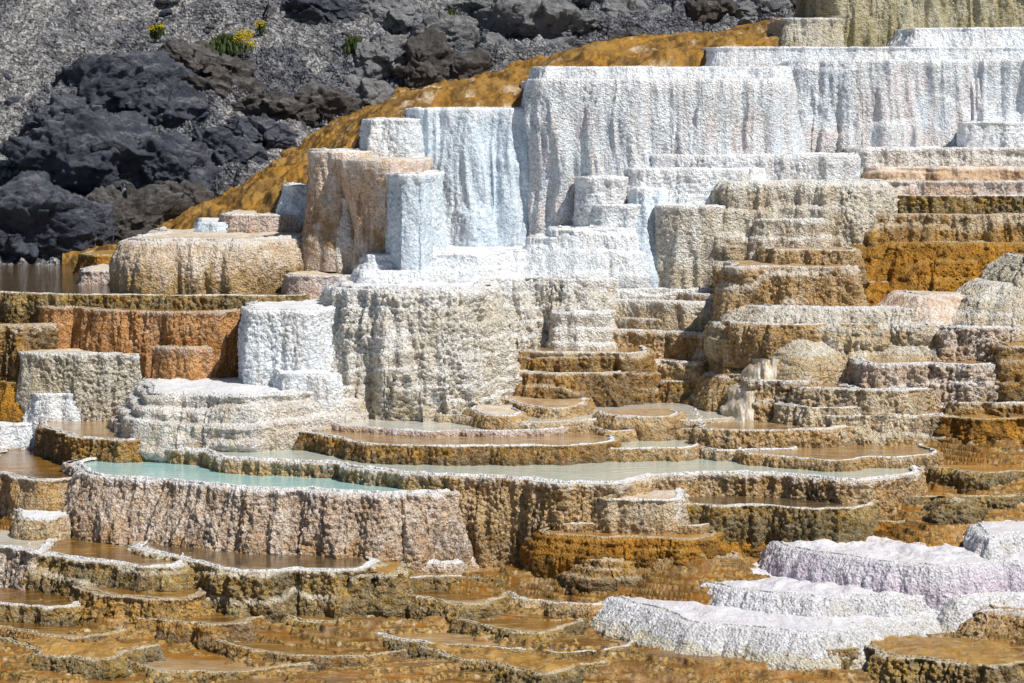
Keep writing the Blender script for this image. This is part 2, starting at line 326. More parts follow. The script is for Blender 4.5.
def terrace(key, label, rim, foot=None, on=None, Y=None, wall='cream', rimm='rim_cream', top='w_tan', D=1.1, zb=None,
            slope=0.06, bulge=0.03, flute=0.03, knob=0.014, ks=0.045, scal=0.055, rnd=0.055, rimr=0.011, tiers=None,
            ds=1.12, name='travertine_terrace', cat='terrace', endl=0.0, endr=0.0, group='mineral terraces of the hot spring', fscale=0.22, drop=0.012, rough_top=0.012, cap=0.06, keep=False, mush=0.0, tops_blend=None, anch=True, lip=0.035):
    SEED[0] += 7; sd_ = SEED[0]
    zon = Z[on] if isinstance(on, str) else on
    rim = [tuple(map(float, p)) for p in rim]
    xs = [p[0] for p in rim]; ys = [p[1] for p in rim]
    if Y is None:
        fx, fy = foot
        x_, Yr, _ = at_z(fx, fy, zon); Yr = float(Yr)
        sl = slope * 0.0
        ry = float(np.interp(fx, xs, ys)) if xs == sorted(xs) else ys[len(ys) // 2]
        fx = fx
    else:
        Yr = Y; fx = xs[len(xs) // 2]; ry = ys[len(ys) // 2]
    z = float(at_Y(fx, ry, Yr)[2])
    if Y is None:
        Hh = z - zon; Yr = Yr + slope * max(Hh, 0) * 0.8      # the foot flares toward the viewer
        z = float(at_Y(fx, ry, Yr)[2])
    Z[key] = z; YR[key] = Yr
    if zb is None: zbase = (zon if zon is not None else z - 0.5)
    else: zbase = Z[zb] if isinstance(zb, str) else zb
    pts = []
    if len(rim[0]) == 2 and not keep:                     # shoulders: round back, never forward
        r0, r1 = rim[0], rim[1]
        if r0[1] > r1[1]: rim[0] = (r0[0], r1[1] - 0.6 * (r0[1] - r1[1]))
        r0, r1 = rim[-1], rim[-2]
        if r0[1] > r1[1]: rim[-1] = (r0[0], r1[1] - 0.6 * (r0[1] - r1[1]))
    for p in rim:
        if len(p) == 3:
            q = at_Y(p[0], p[1], Yr + p[2]); pts.append((float(q[0]), Yr + p[2]))
        elif ry - HOR < 165:
            q = at_Y(p[0], p[1], Yr); pts.append((float(q[0]), Yr))
        else:
            q = at_z(p[0], p[1], z); pts.append((float(q[0]), float(q[1])))
    ux, uy = pts[0]; vx, vy = pts[-1]
    if z - zbase < 0.22 and zbase < 0.35 and endl == 0: endl = endr = 0.22
    full = [(ux - endl, max(uy, 0) + D)] + pts + [(vx + endr, vy + D)]
    px2 = Yr / F; dstep = px2 * ds
    if z - zbase < 0.15 and zbase < 0.9 and key[0] in 'ghfr': scal = max(scal, 0.085)
    Q = densify(full, dstep, rnd)
    n = normals(Q); s = arclen(Q)
    lowf = vnoise(s / 0.9, 0 * s, 0 * s, sd_ + 91) * (0.09 if z > 0.6 and not 'u' == key[0] else 0.03)
    sc = lowf + fbm(s / 0.42, 0 * s, 0 * s + sd_, 3, sd_) * scal + vnoise(s / 0.10, 0 * s, 0 * s, sd_ + 3) * scal * 0.22
    Q = Q + n * sc[:, None]
    n = normals(densify(Q, dstep, 0.03)[:len(Q)] if False else Q)
    ns = np.stack([np.convolve(np.pad(n[:, i], 6, 'edge'), np.ones(13) / 13, 'valid') for i in (0, 1)], 1)
    ns /= np.hypot(ns[:, 0], ns[:, 1])[:, None] + 1e-9
    N = len(Q)
    Hr = z - zbase; SK = 0.32
    H = Hr + SK
    m = max(5, int(H / (dstep * 1.05)))
    v = np.linspace(0, 1, m)[:, None]; S = s[None, :]
    knob = knob * 1.25; ks = ks * 0.66
    if tops_blend is None: tops_blend = Hr < 0.22 and zbase < 0.35
    # envelope
    vr = np.clip((v * H - SK) / max(Hr, 0.03), 0, 1)
    off = slope * Hr * (1 - vr) ** 1.25 + mush * np.exp(-((vr - 0.92) / 0.30) ** 2) + lip * np.exp(-((vr - 1.0) / 0.10) ** 2) * sstep(0.03, 0.25, Hr) + bulge * np.sin(np.pi * np.clip(v, 0, 1)) * min(H, 0.8)
    # fluted columns, meandering as they fall
    warp = fbm(S / 0.6, v * H / 0.7, sd_, 2, sd_ + 5) * 0.35
    fl = 1 - np.abs(fbm(S / fscale + warp, v * H / 1.6, sd_ * 1.3, 3, sd_ + 9)) * 1.6
    fl2 = 1 - np.abs(fbm(S / 0.085 + warp, v * H / 1.1, sd_ * 1.7, 2, sd_ + 15)) * 1.8
    off = off + flute * 0.34 * fl2 * (0.4 + 0.6 * (1 - v))
    off = off + flute * fl * (0.25 + 0.75 * (1 - v) ** 0.6)
    big = fbm(S / 0.8, v * H / 0.9, sd_ * 2.1, 2, sd_ + 11)
    off = off + big * 0.5 * flute * np.sqrt(min(H, 1.0))*1.5
    if tiers is None and key[0] in 'cr' and Hr > 0.26: tiers = (max(2, int(Hr / 0.14)), 0.022)
    ledge = 0 * off
    if tiers:
        cnt, td = tiers
        f = (1 - vr) * cnt + fbm(S / 0.5, v * 3, sd_, 2, sd_ + 21) * 0.45
        fr = f - np.floor(f)
        ledge = np.exp(-((fr - 0.10) / 0.13) ** 2) * (vr > 0.06) * sstep(-0.25, 0.25, vnoise(S / 0.5, np.floor(f), sd_, sd_ + 29))
        off = off + td * (np.floor(f) + sstep(0.0, 0.22, fr)) + td * 0.35 * (1 - np.abs(fr * 2 - 1)) * (vnoise(S / 0.2, np.floor(f), sd_, sd_ + 2) * 0.5 + 0.5)
    # rounded shoulder
    cr = cap * min(H, 0.5)
    vv = np.clip((v * H - (H - cr)) / cr, 0, 1)
    off = off - cr * 0.55 * (1 - np.sqrt(np.clip(1 - vv ** 2, 0, 1)))
    shoulder0 = -cr * 0.55
    X = Q[None, :, 0] + ns[None, :, 0] * off; Yy = Q[None, :, 1] + ns[None, :, 1] * off; Zz = (z - H) + v * H + 0 * S
    k1, k2 = worley(X / ks, Yy / ks, Zz / (ks * 1.15), sd_)
    kk = 1 - np.clip(k1, 0, 1.1) ** 1.6
    f2 = fbm(X / 0.022, Yy / 0.022, Zz / 0.026, 2, sd_ + 31)
    f3 = fbm(X / 0.11, Yy / 0.11, Zz / 0.38, 3, sd_ + 37)
    patch = sstep(-0.6, 0.5, fbm(X / 0.5, Yy / 0.5, Zz / 0.6, 2, sd_ + 41))
    disp = knob * (kk * 1.7 * (0.35 + 0.65 * patch) + 0.35 * f2) + knob * 1.5 * f3
    fade = 1 - 0.55 * sstep(0.93, 1.0, v)
    disp = disp * fade
    X = X + ns[None, :, 0] * disp; Yy = Yy + ns[None, :, 1] * disp; Zz = Zz + knob * 0.5 * kk * (v < 0.999)
    hg = vr + 0 * S
    cxm, cym = float(Q[:, 0].mean()), float(Q[:, 1].min())
    org = (cxm, cym, zbase)
    root = tag(empty(name, org), label, cat, group)
    Xs, Ys, Zs = X, Yy, Zz
    # rim lip: starts on the last wall row
    th = np.linspace(-0.5, math.pi * 1.02, 9)[:, None]
    rr = rimr * (1 + 0.45 * fbm(S / 0.05, th, sd_, 2, sd_ + 51))
    base_off = shoulder0 + disp[-1][None, :]
    o = base_off - rimr * 0.8 + rr * np.cos(th); zz = z + rr * np.sin(th) * 0.8 - 0.002
    rzn = fbm(S / 0.3, 0, sd_, 2, sd_ + 61) * 0.006
    XR = Q[None, :, 0] + ns[None, :, 0] * o; YR_ = Q[None, :, 1] + ns[None, :, 1] * o; ZR = zz + rzn
    XR[0] = X[-1]; YR_[0] = Yy[-1]; ZR[0] = np.minimum(ZR[0], Zz[-1])
    rv = np.stack([XR, YR_, ZR], -1)
    # top
    inn = Q + ns * (base_off[0] - rimr * 1.5)[:, None]
    A_, B_ = Q[0], Q[-1]; ab = B_ - A_; pr = np.clip(((Q - A_) @ ab) / (ab @ ab + 1e-9), 0.0, 1)
    pr = s / s[-1]
    ch = A_ + pr[:, None] * ab
    wat = top.startswith('w_')
    dep = float(np.abs(ch - inn).max())
    sub = 2 if wat else 1
    nr = 26 if wat else int(min(160, max(8, dep / (dstep * 2.2))))
    tt = np.linspace(0, 1, nr)[:, None] ** 1.2
    kk_ = np.ones(81) / 81.0
    ins = np.stack([np.convolve(np.pad(inn[:, i], 40, 'edge'), kk_, 'valid') for i in (0, 1)], 1)
    bl = np.clip(tt * 14, 0, 1)
    TX = (inn[None, ::sub, 0] * (1 - bl) + ins[None, ::sub, 0] * bl) * (1 - tt) + ch[None, ::sub, 0] * tt; TY = (inn[None, ::sub, 1] * (1 - bl) + ins[None, ::sub, 1] * bl) * (1 - tt) + ch[None, ::sub, 1] * tt
    if wat: TZ = z - drop - 0.003 * tt - 0.002 * (s[None, ::sub] / s[-1]) + 0 * TX
    else:
        TZ = z - 0.004 + rough_top * fbm(TX / 0.14, TY / 0.2, sd_, 4, sd_ + 71) * sstep(0, 0.06, tt) + rough_top * 0.8 * np.abs(fbm(TX / 0.5, TY / 0.3, sd_, 2, sd_ + 73)) * sstep(0, 0.1, tt)
    part = mesh_np('wall', np.stack([Xs, Ys, Zs], -1), grid_faces(N, m), M[wall], root, {'hgt': hg, 'ledge': ledge + 0 * hg}, origin=org)
    mesh_np('rim', rv, grid_faces(N, 9), M[rimm], root, {'hgt': np.ones(9 * N)}, origin=org)
    mesh_np('pool_water' if wat else 'terrace_top', np.stack([TX, TY, TZ], -1), grid_faces(TX.shape[1], nr), M[top], root, {'edge': tt * dep + 0 * TX}, smooth=not wat, origin=org)
    if (zon is not None or zb is not None) and anch:
        w = slice(int(0.0 * N), N, max(1, N // 25))
        fo = Q[w] + ns[w] * (off[0][w] + 0.05)[:, None]
        if tops_blend:
            for q in ch[::max(1, N // 12)]: ANCH.append((q[0], q[1], z - 0.004)); ANCH.append((q[0] * 1.0, q[1] + 0.35, z))
        for q in fo: ANCH.append((q[0], q[1], zbase + (0.015 if (zbase < 0.5 or isinstance(on, float)) else -0.28)))
    return root

# ------------------------------------------------------------------ the terraces, from the stream bed up
g0 = 0.20
# --- big aqua pool and the shelves below it
terrace('blue', 'knobbly grey terrace block brimming with an opaque aqua blue pool, flared toward its foot',
        [(79,463),(90,473),(134,480),(207,485),(277,489),(341,492),(409,494),(445,493),(461,490)], (250,553), g0+.08, wall='pebbly', rimm='rim_white', top='w_aqua', D=2.1, slope=0.34, flute=0.085, knob=0.020, ks=0.05, rnd=0.10, rimr=0.022, endl=-0.2, endr=0, fscale=0.26, cap=.1)
terrace('f2', 'mossy gold shelf with white lip directly under the aqua pool block at its flared corner',
        [(30,545),(48,553),(67,557),(110,560),(144,566),(170,566)], (70,603), -.06, wall='olive', rimm='rim_white', top='w_gold', knob=0.022, slope=.35, D=.6, flute=.05, tiers=(2,.03))
terrace('f3', 'scalloped olive gold shelf, white curled lip, brown water, at the foot of the aqua pool',
        [(138,562),(157,553),(187,559),(227,567),(267,570),(300,567),(345,571),(362,574)], (215,612), -.06, wall='olive', rimm='rim_white', top='w_dark', knob=0.026, slope=.22, flute=.07, D=.7, tiers=(2,.03))
terrace('f4', 'low dark gold ledge that steps down below the scalloped olive shelf, brown water on top',
        [(80,588),(100,594),(124,598),(165,600),(197,600)], (120,628), -.10, wall='gold', rimm='rim_gold', top='w_gold', knob=.022, slope=.3, D=.5, flute=.05)
terrace('f5', 'lowest pebbly golden ledge running toward the amber shallows under the olive shelf',
        [(110,615),(130,618),(160,619),(200,624),(236,624),(258,617)], (187,641), -.14, wall='gold', rimm='rim_gold', top='w_gold', knob=.022, slope=.4, D=.45, flute=.05)
terrace('f7', 'pinkish knobbly wall holding pale white water beside the foot of the aqua pool block',
        [(-30,540),(0,545),(25,548),(38,552),(46,558)], (15,590), -.03, wall='pebbly', rimm='rim_white', top='w_milk', D=.9, knob=.02, slope=.3)
terrace('f6', 'low cream ledge with dark gold foot under the pinkish wall at the picture edge',
        [(-30,600),(0,603),(40,607),(75,607),(92,601)], (40,625), -.10, wall='olive', rimm='rim_cream', top='w_gold', D=.6, knob=.02, slope=.3)
terrace('f9', 'small pale block between white shallows and the flared corner of the aqua pool block',
        [(20,512),(30,519),(48,519),(62,512)], (42,537), 'f7', wall='cream', rimm='rim_white', top='top_white', D=.5, slope=.2)
terrace('f8', 'whitish flat slab over a strip of gold crust, beside the aqua pool block',
        [(-30,488),(0,491),(25,496),(55,498),(66,490)], (30,514), 'f7', wall='cream', rimm='rim_white', top='top_white', D=.8, slope=.2)
terrace('f10', 'thin cream and gold ledge at the picture edge in front of golden shallows',
        [(-30,471),(0,473),(40,478),(76,477),(86,470)], None, None, wall='tan', rimm='rim_cream', top='w_gold', D=2.6, slope=.2, Y=21.3, zb='f8')
terrace('f12', 'long low mossy brown hump rising out of the amber shallows nearest the viewer',
        [(20,645),(34,652),(70,655),(100,658),(118,652)], (70,672), -.16, wall='olive', rimm='rim_gold', top='top_gold', D=.3, slope=.6, knob=.02, rough_top=.03)
terrace('f13', 'thin wavy golden lip that borders dark amber water above the mossy brown hump',
        [(-20,625),(10,628),(27,634),(60,639),(98,637)], (40,645), -.14, wall='gold', rimm='rim_gold', top='w_gold', D=.3, slope=.4, knob=.015)
# --- white basin and ledges under it
terrace('g1', 'shallow basin with thick white curled rim and gold water, against the aqua pool block',
        [(330,550),(345,556),(369,557),(390,560),(420,563),(450,561),(474,557),(488,552)], (420,573), g0-.02, wall='pebbly', rimm='rim_white', top='w_tan', D=.8, slope=.2, rimr=.03, scal=.02)
terrace('g1b', 'narrow tan lip continuing from the white curled basin toward the orange ledges',
        [(478,553),(505,556),(540,557),(548,551)], (515,562), g0-.02, wall='tan', rimm='rim_white', top='w_tan', D=.5, slope=.2, rimr=.02)
terrace('g3', 'long thin gold ledge with broken white crust crossing below the white curled basin',
        [(340,575),(380,579),(430,577),(500,580),(550,578),(566,572)], (450,590), g0-.09, wall='olive', rimm='rim_cream', top='w_tan', D=.6, slope=.4, knob=.02)
terrace('g2', 'dark mossy mound bulging between the scalloped olive shelf and the thin gold ledge',
        [(352,585),(358,577),(372,572),(388,576),(400,586)], (372,607), 0.0, wall='olive', rimm='rim_gold', top='top_gold', D=.45, slope=.3, knob=.028, rnd=.05, scal=.02)
terrace('g4', 'second thin gold ledge, pebbly and mossy, one step below the long thin gold ledge',
        [(385,590),(420,595),(455,601),(478,603),(488,598)], (430,610), .02, wall='olive', rimm='rim_gold', top='w_gold', D=.4, slope=.5, knob=.02)
terrace('g5', 'low mossy olive ledge stretched out in the tan shallows midway to the white mound',
        [(462,616),(475,622),(492,627),(520,632),(543,633),(556,628)], (500,642), -.06, wall='olive', rimm='rim_gold', top='w_gold', D=.35, slope=.5, knob=.022)
terrace('g6', 'flat brown mossy ledge lying in the tan shallows nearest the bottom edge',
        [(440,655),(460,659),(485,662),(510,670),(545,674),(570,668)], (490,676), -.12, wall='olive', rimm='rim_gold', top='top_gold', D=.3, slope=.5, knob=.02, rough_top=.03)
# --- orange ledges in the middle
terrace('g7b', 'wide low amber step spreading at the foot of the orange ledge stack',
        [(585,556),(600,561),(640,557),(690,560),(730,556)], (640,580), 0.24, wall='gold', rimm='rim_gold', top='w_orange', D=.9, slope=.5, knob=.02, tiers=(3,.03))
terrace('g7', 'orange gold stacked ledge with wavy lip and brown water, below the cream block',
        [(545,532),(556,535),(589,538),(625,537),(663,538),(690,541),(712,536)], (620,556), 'g7b', wall='amber', rimm='rim_gold', top='w_orange', D=.9, slope=.25, knob=.02, tiers=(2,.03))
terrace('g10', 'thin tan lip behind the orange stacked ledge holding amber water',
        [(560,524),(582,524),(630,524),(690,526),(735,522)], (640,531), 'g7', wall='tan', rimm='rim_cream', top='w_gold', D=.7, slope=.2)
terrace('g11', 'long low wall of dark gold nodules jutting from beneath the widest rim, water behind it',
        [(668,500),(682,503),(722,505),(762,506),(810,508),(839,507),(852,501)], (749,523), 'g10', wall='olive', rimm='rim_cream', top='w_dark', D=.8, slope=.2, knob=.024)
terrace('g9', 'cream block with flat white top wedged under the widest rim, beside the dark nodule wall',
        [(604,495),(612,498),(640,498),(662,498),(672,494)], (640,523), 'g10', wall='cream', rimm='rim_white', top='top_cream', D=.6, slope=.1, knob=.018)
# --- widest rim
terrace('t1', 'widest terrace of all, its long white rim sweeping behind the aqua pool, pale green water',
        [(170,449),(205,450),(240,459),(300,463),(345,463),(380,469),(430,473),(490,477),(560,482),(610,481),(650,474),(720,472),(780,474),(850,479),(895,477),(920,471)], (540,547), .38, wall='tan', rimm='rim_white', top='w_pale', D=3, slope=0.10, knob=.022, flute=.06, zb=.36, rimr=.02, anch=False)
terrace('g12', 'small tan hump leaning against the corner of the aqua pool block',
        [(455,515,.3),(462,514,.1),(474,513,0),(484,514,.1),(492,516,.3)], (475,542), g0+.05, wall='tan', rimm='rim_cream', top='top_tan', D=.3, slope=.5, knob=.018, rnd=.05)
# --- second rims over the widest one
terrace('t2r', 'low tan wall with white speckled rim, above the widest rim on the amber side',
        [(745,454),(762,455),(800,459),(840,461),(872,457),(900,459),(945,455)], (810,469), 't1', wall='tan', rimm='rim_white', top='w_tan', D=1.6, slope=.2)
terrace('t2', 'long low ledge, white rim, gold nodule foot, one step above the pale green pool',
        [(274,423),(284,430),(300,433),(342,440),(380,443),(425,445),(470,446),(512,446),(555,445),(600,441)], (342,457), 't1', wall='gold', rimm='rim_white', top='w_tan', D=2.6, slope=.12, knob=.02, endr=.5)
terrace('t2m', 'short tan ledge with clean white rim beside the milky overflow, between two pools',
        [(560,447),(575,450),(606,449),(650,449),(686,449),(700,446)], (640,460), 't1', wall='tan', rimm='rim_white', top='w_pale', D=1.8, slope=.2, knob=.018)
terrace('t2n', 'low cream ledge trailing from the short tan ledge toward the amber pools',
        [(690,447),(720,451),(755,450),(790,449),(808,446)], (740,459), 't1', wall='cream', rimm='rim_white', top='w_tan', D=1.8, slope=.2, knob=.018)
terrace('t3', 'thin white lip meandering across the tan shallows under the tall cream wall',
        [(325,421),(342,426),(390,429),(430,431),(459,429),(500,431),(545,428),(580,424)], (430,435), 't2', wall='pinkish', rimm='rim_white', top='w_milk', D=2.2, slope=.2, scal=.05)
terrace('t3b', 'low ledge of tan nodules with gold patch, between the white cascade foot and golden pool',
        [(590,429),(610,432),(650,430),(684,430),(715,429),(735,425)], (650,439), 't2m', wall='tan', rimm='rim_cream', top='w_milk', D=.8, slope=.2, knob=.022)
terrace('t3c', 'tan ledge with straight cream rim above the amber pool, below the stacked knobbly blocks',
        [(700,428),(740,431),(790,430),(829,428),(850,424)], (770,447), 't2r', wall='tan', rimm='rim_cream', top='w_tan', D=1.6, slope=.15, knob=.02)
terrace('t4', 'broad milky pool behind a faint cream lip, reaching back to the dark gold steps',
        [(440,413),(480,419),(540,421),(600,419),(650,421),(700,419),(745,415),(770,408)], (600,425), 't3', wall='cream', rimm='rim_cream', top='w_milk', D=2.6, slope=.3, scal=.06)
terrace('t4b', 'small tan nodule ledge standing in the milky pool near the white cascade',
        [(596,414),(612,417),(650,417),(672,416),(682,412)], (640,423), 't4', wall='tan', rimm='rim_cream', top='top_tan', D=.25, slope=.5, knob=.018, zb='t3')
terrace('t4c', 'rounded tan lump with white lip standing in the milky pool below the dark gold steps',
        [(476,409),(490,415),(512,416),(525,410)], (505,422), 't4', wall='tan', rimm='rim_white', top='top_cream', D=.3, slope=.5, zb='t3')
terrace('t4d', 'crusty double hump of tan nodules in the milky pool beside the rounded lump',
        [(508,398),(525,406),(555,409),(578,406),(584,400)], (550,417), 't4', wall='tan', rimm='rim_cream', top='top_tan', D=.5, slope=.4, knob=.022, zb='t3')
# --- tall cream wall block
terrace('c1', 'tall cream white wall, knobbly with gold stains, flaring where it meets the shallows',
        [(344,287,.6),(350,284,-.3),(362,283,-.55),(400,283,-.6),(440,283,-.6),(464,284,-.5),(474,285,-.1),(480,286,.8),(500,286,.95),(575,288,.95),(605,288,1.0),(625,288,1.3)], None, None, wall='creamwhite', rimm='rim_white', top='top_white', D=2.6, slope=.10, knob=.026, flute=.13, fscale=.32, endl=.1, zb='t3', rimr=.03, Y=23.45, scal=.05)
terrace('c1r', 'lower extension of the white platform with a crusted white lip above the small tan ledges',
        [(590,288,.3),(598,288,0),(640,288,0),(690,289,0),(730,289,0),(765,289,.2)], None, None, Y=24.5, wall='creamwhite', rimm='rim_white', top='top_white', D=1.6, slope=.1, zb='t4')
terrace('l7', 'broad low white shelf with crusted steps in front of the white box shaped wall',
        [(144,398,.5),(150,394,.05),(200,393,0),(240,393,0),(274,393,.05),(320,394,.3),(345,395,.5),(352,396,.8)], None, None, wall='whitewarm', rimm='rim_white', top='top_white', D=1.2, slope=.12, tiers=(3,.07), zb='t2', Y=22.1)
terrace('l8', 'box shaped bright white wall standing left against the tall cream wall',
        [(243,313,.5),(248,311,.05),(275,311,0),(300,310,-.05),(325,310,0),(340,311,.3)], None, None, wall='white', rimm='rim_white', top='top_white', D=1.6, slope=.05, knob=.014, flute=.03, endl=-.1, Y=22.75, zb='l7')
terrace('l8b', 'low white block at the foot of the box shaped bright wall',
        [(274,377,.2),(279,375,0),(310,375,0),(330,375,0),(337,377,.2)], None, None, wall='white', rimm='rim_white', top='top_white', D=.5, slope=.1, flute=.01, Y=22.3, zb='l7')
terrace('c4', 'smooth white patch of crust capping a gold stained step beside the tall cream wall',
        [(556,316),(564,312),(580,312),(600,312),(606,316)], None, None, wall='creamwhite', rimm='rim_white', top='top_white', D=.6, slope=.1, zb='t4', flute=.02, Y=24.10)
terrace('c6', 'dark gold overhanging step with thin cream rim, lower of the pair above the milky pool',
        [(482,376),(486,369),(505,370),(529,372),(580,373),(626,373),(640,370)], None, None, wall='gold', rimm='rim_cream', top='w_dark', D=.9, slope=.05, bulge=.12, knob=.026, Y=23.3, zb='t4')
terrace('c5', 'dark gold step with thin cream rim, upper of the pair above the milky pool',
        [(484,356),(488,350),(520,350),(550,352),(582,352),(625,354),(650,352)], None, None, wall='gold', rimm='rim_cream', top='w_tan', D=.9, slope=.1, knob=.026, Y=23.55, zb='t4')
terrace('c9', 'tan nodule wall with rounded corner, between the dark gold steps and the white cascade',
        [(606,361),(612,357),(640,359),(669,361),(695,362),(708,360)], None, None, wall='tan', rimm='rim_cream', top='w_tan', D=1.0, slope=.12, knob=.026, Y=23.60, zb='t4', tiers=(2,.03))
terrace('c8', 'long speckled tan wall with white lip, just above the rounded nodule wall',
        [(610,338),(616,330),(650,331),(690,333),(725,336),(755,337),(765,344)], None, None, wall='tan', rimm='rim_white', top='w_tan', D=.8, slope=.15, knob=.022, zb='t4', Y=23.90, tiers=(2,.035))
terrace('c7', 'thin tan ledge with cream lip on top of the long speckled wall',
        [(590,312),(600,314),(640,318),(690,319),(735,318),(752,313)], None, None, wall='tan', rimm='rim_cream', top='w_tan', D=.7, slope=.15, Y=24.15, zb='t4', tiers=(2,.03))
terrace('c3', 'pale knobbly ledge with white top running under the white platform',
        [(596,303),(602,299),(650,300),(700,302),(745,301)], None, None, wall='cream', rimm='rim_white', top='w_tan', D=.7, slope=.15, Y=24.40, zb='t4', tiers=(2,.03))
# --- far corner: dark pool shelf, orange walls, grey blocks
terrace('l9', 'snow white flat shelf at the picture edge beside golden shallows',
        [(-30,424),(0,425),(30,424),(50,422),(62,426)], None, None, wall='white', rimm='rim_white', top='top_white', D=1.2, slope=.2, Y=23.3, zb='f10')
terrace('f11', 'dark gold nodule wall with cream lip and tan water, jutting out behind the aqua pool',
        [(48,436),(52,432),(77,437),(127,441),(160,439),(205,437),(250,438)], None, None, wall='gold', rimm='rim_cream', top='w_tan', D=1.6, slope=.12, knob=.024, Y=21.8, zb='f10')
terrace('f11b', 'low white and tan slab lying in the tan water behind the aqua pool',
        [(122,448),(135,441),(170,443),(215,446),(260,444)], None, None, Y=YR['f11']+.1, wall='cream', rimm='rim_white', top='w_tan', D=.5, slope=.2, zb='f11')
terrace('l5', 'bluish white fluted block with gold lip, below the grey green block',
        [(34,396,.4),(40,392,0),(60,391,0),(85,393,0),(112,395,0),(118,397,.4)], None, None, wall='white', rimm='rim_white', top='top_white', D=.9, slope=.2, flute=.06, Y=23.4, zb='l9')
terrace('l6', 'cream rounded block with smooth white top between the bluish fluted block and the crusted shelf',
        [(112,400),(116,395),(132,396),(150,396),(158,400)], None, None, wall='cream', rimm='rim_white', top='top_white', D=.9, slope=.1, Y=23.45, zb='l9')
terrace('l3', 'grey green cylindrical block with pale crusted top under the orange wall',
        [(28,356,.4),(33,352,0),(60,351,0),(95,352,0),(130,352,0),(152,352,.05),(160,354,.4)], None, None, wall='greycream', rimm='rim_cream', top='top_cream', D=1.2, slope=.0, bulge=.05, knob=.02, Y=23.55, zb='l9')
terrace('l4', 'rounded orange bulge below the long orange wall, beside the grey green block',
        [(154,349,.4),(160,347,.05),(185,347,0),(212,348,0),(224,349,.4)], None, None, wall='orange', rimm='rim_gold', top='top_tan', D=.8, slope=.0, bulge=.04, flute=.04, rnd=.16, Y=23.3, zb='l9')
terrace('l2', 'long orange wall with pinkish rim beneath the olive lip of the dark pool',
        [(48,312),(56,306),(80,306),(110,309),(150,311),(224,312),(238,311)], None, None, wall='orange', rimm='rim_gold', top='w_orange', D=1.2, slope=.08, flute=.06, knob=.02, Y=23.75, zb='l3')
terrace('l12', 'dark golden dripping wall in deep shade at the picture edge, under the dark pool',
        [(-40,322,0),(0,323,0),(25,324,0),(45,324,.05),(54,324,.4)], None, None, wall='gold', rimm='rim_gold', top='w_gold', D=1.3, slope=.04, flute=.12, knob=.03, zb='l9', Y=23.85)
terrace('l14', 'round amber boulder like knob at the foot of the dark dripping wall',
        [(0,384,.3),(6,384,.1),(16,383,0),(28,383,.1),(36,384,.35)], None, None, wall='amber', rimm='rim_gold', top='top_gold', D=.4, slope=.2, rnd=.12, bulge=.1, Y=23.5, zb='l9')
terrace('l1', 'dark reflecting pool held by a long mossy olive lip, below the black rock',
        [(-40,290),(0,292),(60,294),(134,295),(200,295),(267,295),(300,296),(318,294)], None, None, wall='olive', rimm='rim_cream', top='w_dark', D=6.5, slope=.1, knob=.026, zb='l2', scal=.05, endl=1.8, Y=23.95)
terrace('l13', 'orange and pink crusted block beside the white platform, above the olive lip',
        [(297,277,.3),(301,275,0),(320,275,0),(345,275,0),(372,276,0),(405,276,.3)], None, None, wall='pinkish', rimm='rim_cream', top='top_cream', D=1.8, slope=.1, zb='l2', Y=YR['l1']+.25)
terrace('l10', 'barrel fronted cream block with gold foot rising from the dark pool',
        [(126,244),(130,240,-.1),(150,240,-.3),(190,240,-.35),(235,240,-.3),(262,240,-.1),(275,240,0),(300,240,.1),(330,240,.2)], (190,290), 'l1', wall='creamgold', rimm='rim_cream', top='top_cream', D=2.2, slope=-.02, bulge=.10, flute=.07, rimr=.03, cap=.5, tiers=None)
terrace('l10b', 'small stubby cream column pressed to the front of the barrel shaped block',
        [(141,257),(145,253,-.1),(168,253,-.1),(172,257)], None, None, wall='cream', rimm='rim_white', top='top_white', D=.5, slope=.02, rnd=.06, Y=YR['l10']-.2, zb='l1')
terrace('l11', 'low pale orange slab lying in the dark pool in front of the black rock',
        [(80,276),(85,272),(110,271),(140,272)], None, None, wall='pinkish', rimm='rim_cream', top='top_cream', D=.9, slope=.2, Y=25.55, zb='l2')
terrace('l15', 'small amber hump where golden runoff enters the dark pool',
        [(80,262,.3),(88,257,0),(105,256,0),(118,262,.3)], None, None, wall='amber', rimm='rim_gold', top='top_gold', D=.7, slope=.3, rnd=.1, Y=26.75, zb='l2')
terrace('l16', 'pink cream stepped slab lying on top of the barrel shaped block',
        [(224,222,.2),(230,217,0),(262,215,0),(300,214,0),(338,214,.1)], None, None, Y=26.2, wall='pinkish', rimm='rim_white', top='top_cream', D=1.6, slope=.12, zb='l10', flute=.03)
terrace('l17', 'small bluish white slab beside the pink cream stepped slab',
        [(196,226,.2),(201,222,0),(215,222,0),(229,223,0)], None, None, Y=26.3, wall='ice', rimm='rim_white', top='top_white', D=.9, slope=.3, zb='l10')
terrace('l18', 'small bright bluish wedge block sloping against the tan drapery',
        [(284,190,.2),(290,187,0),(308,186,0),(330,186,0)], None, None, Y=26.3, wall='ice', rimm='rim_white', top='top_white', D=.9, slope=.3, zb='l16', flute=.02)
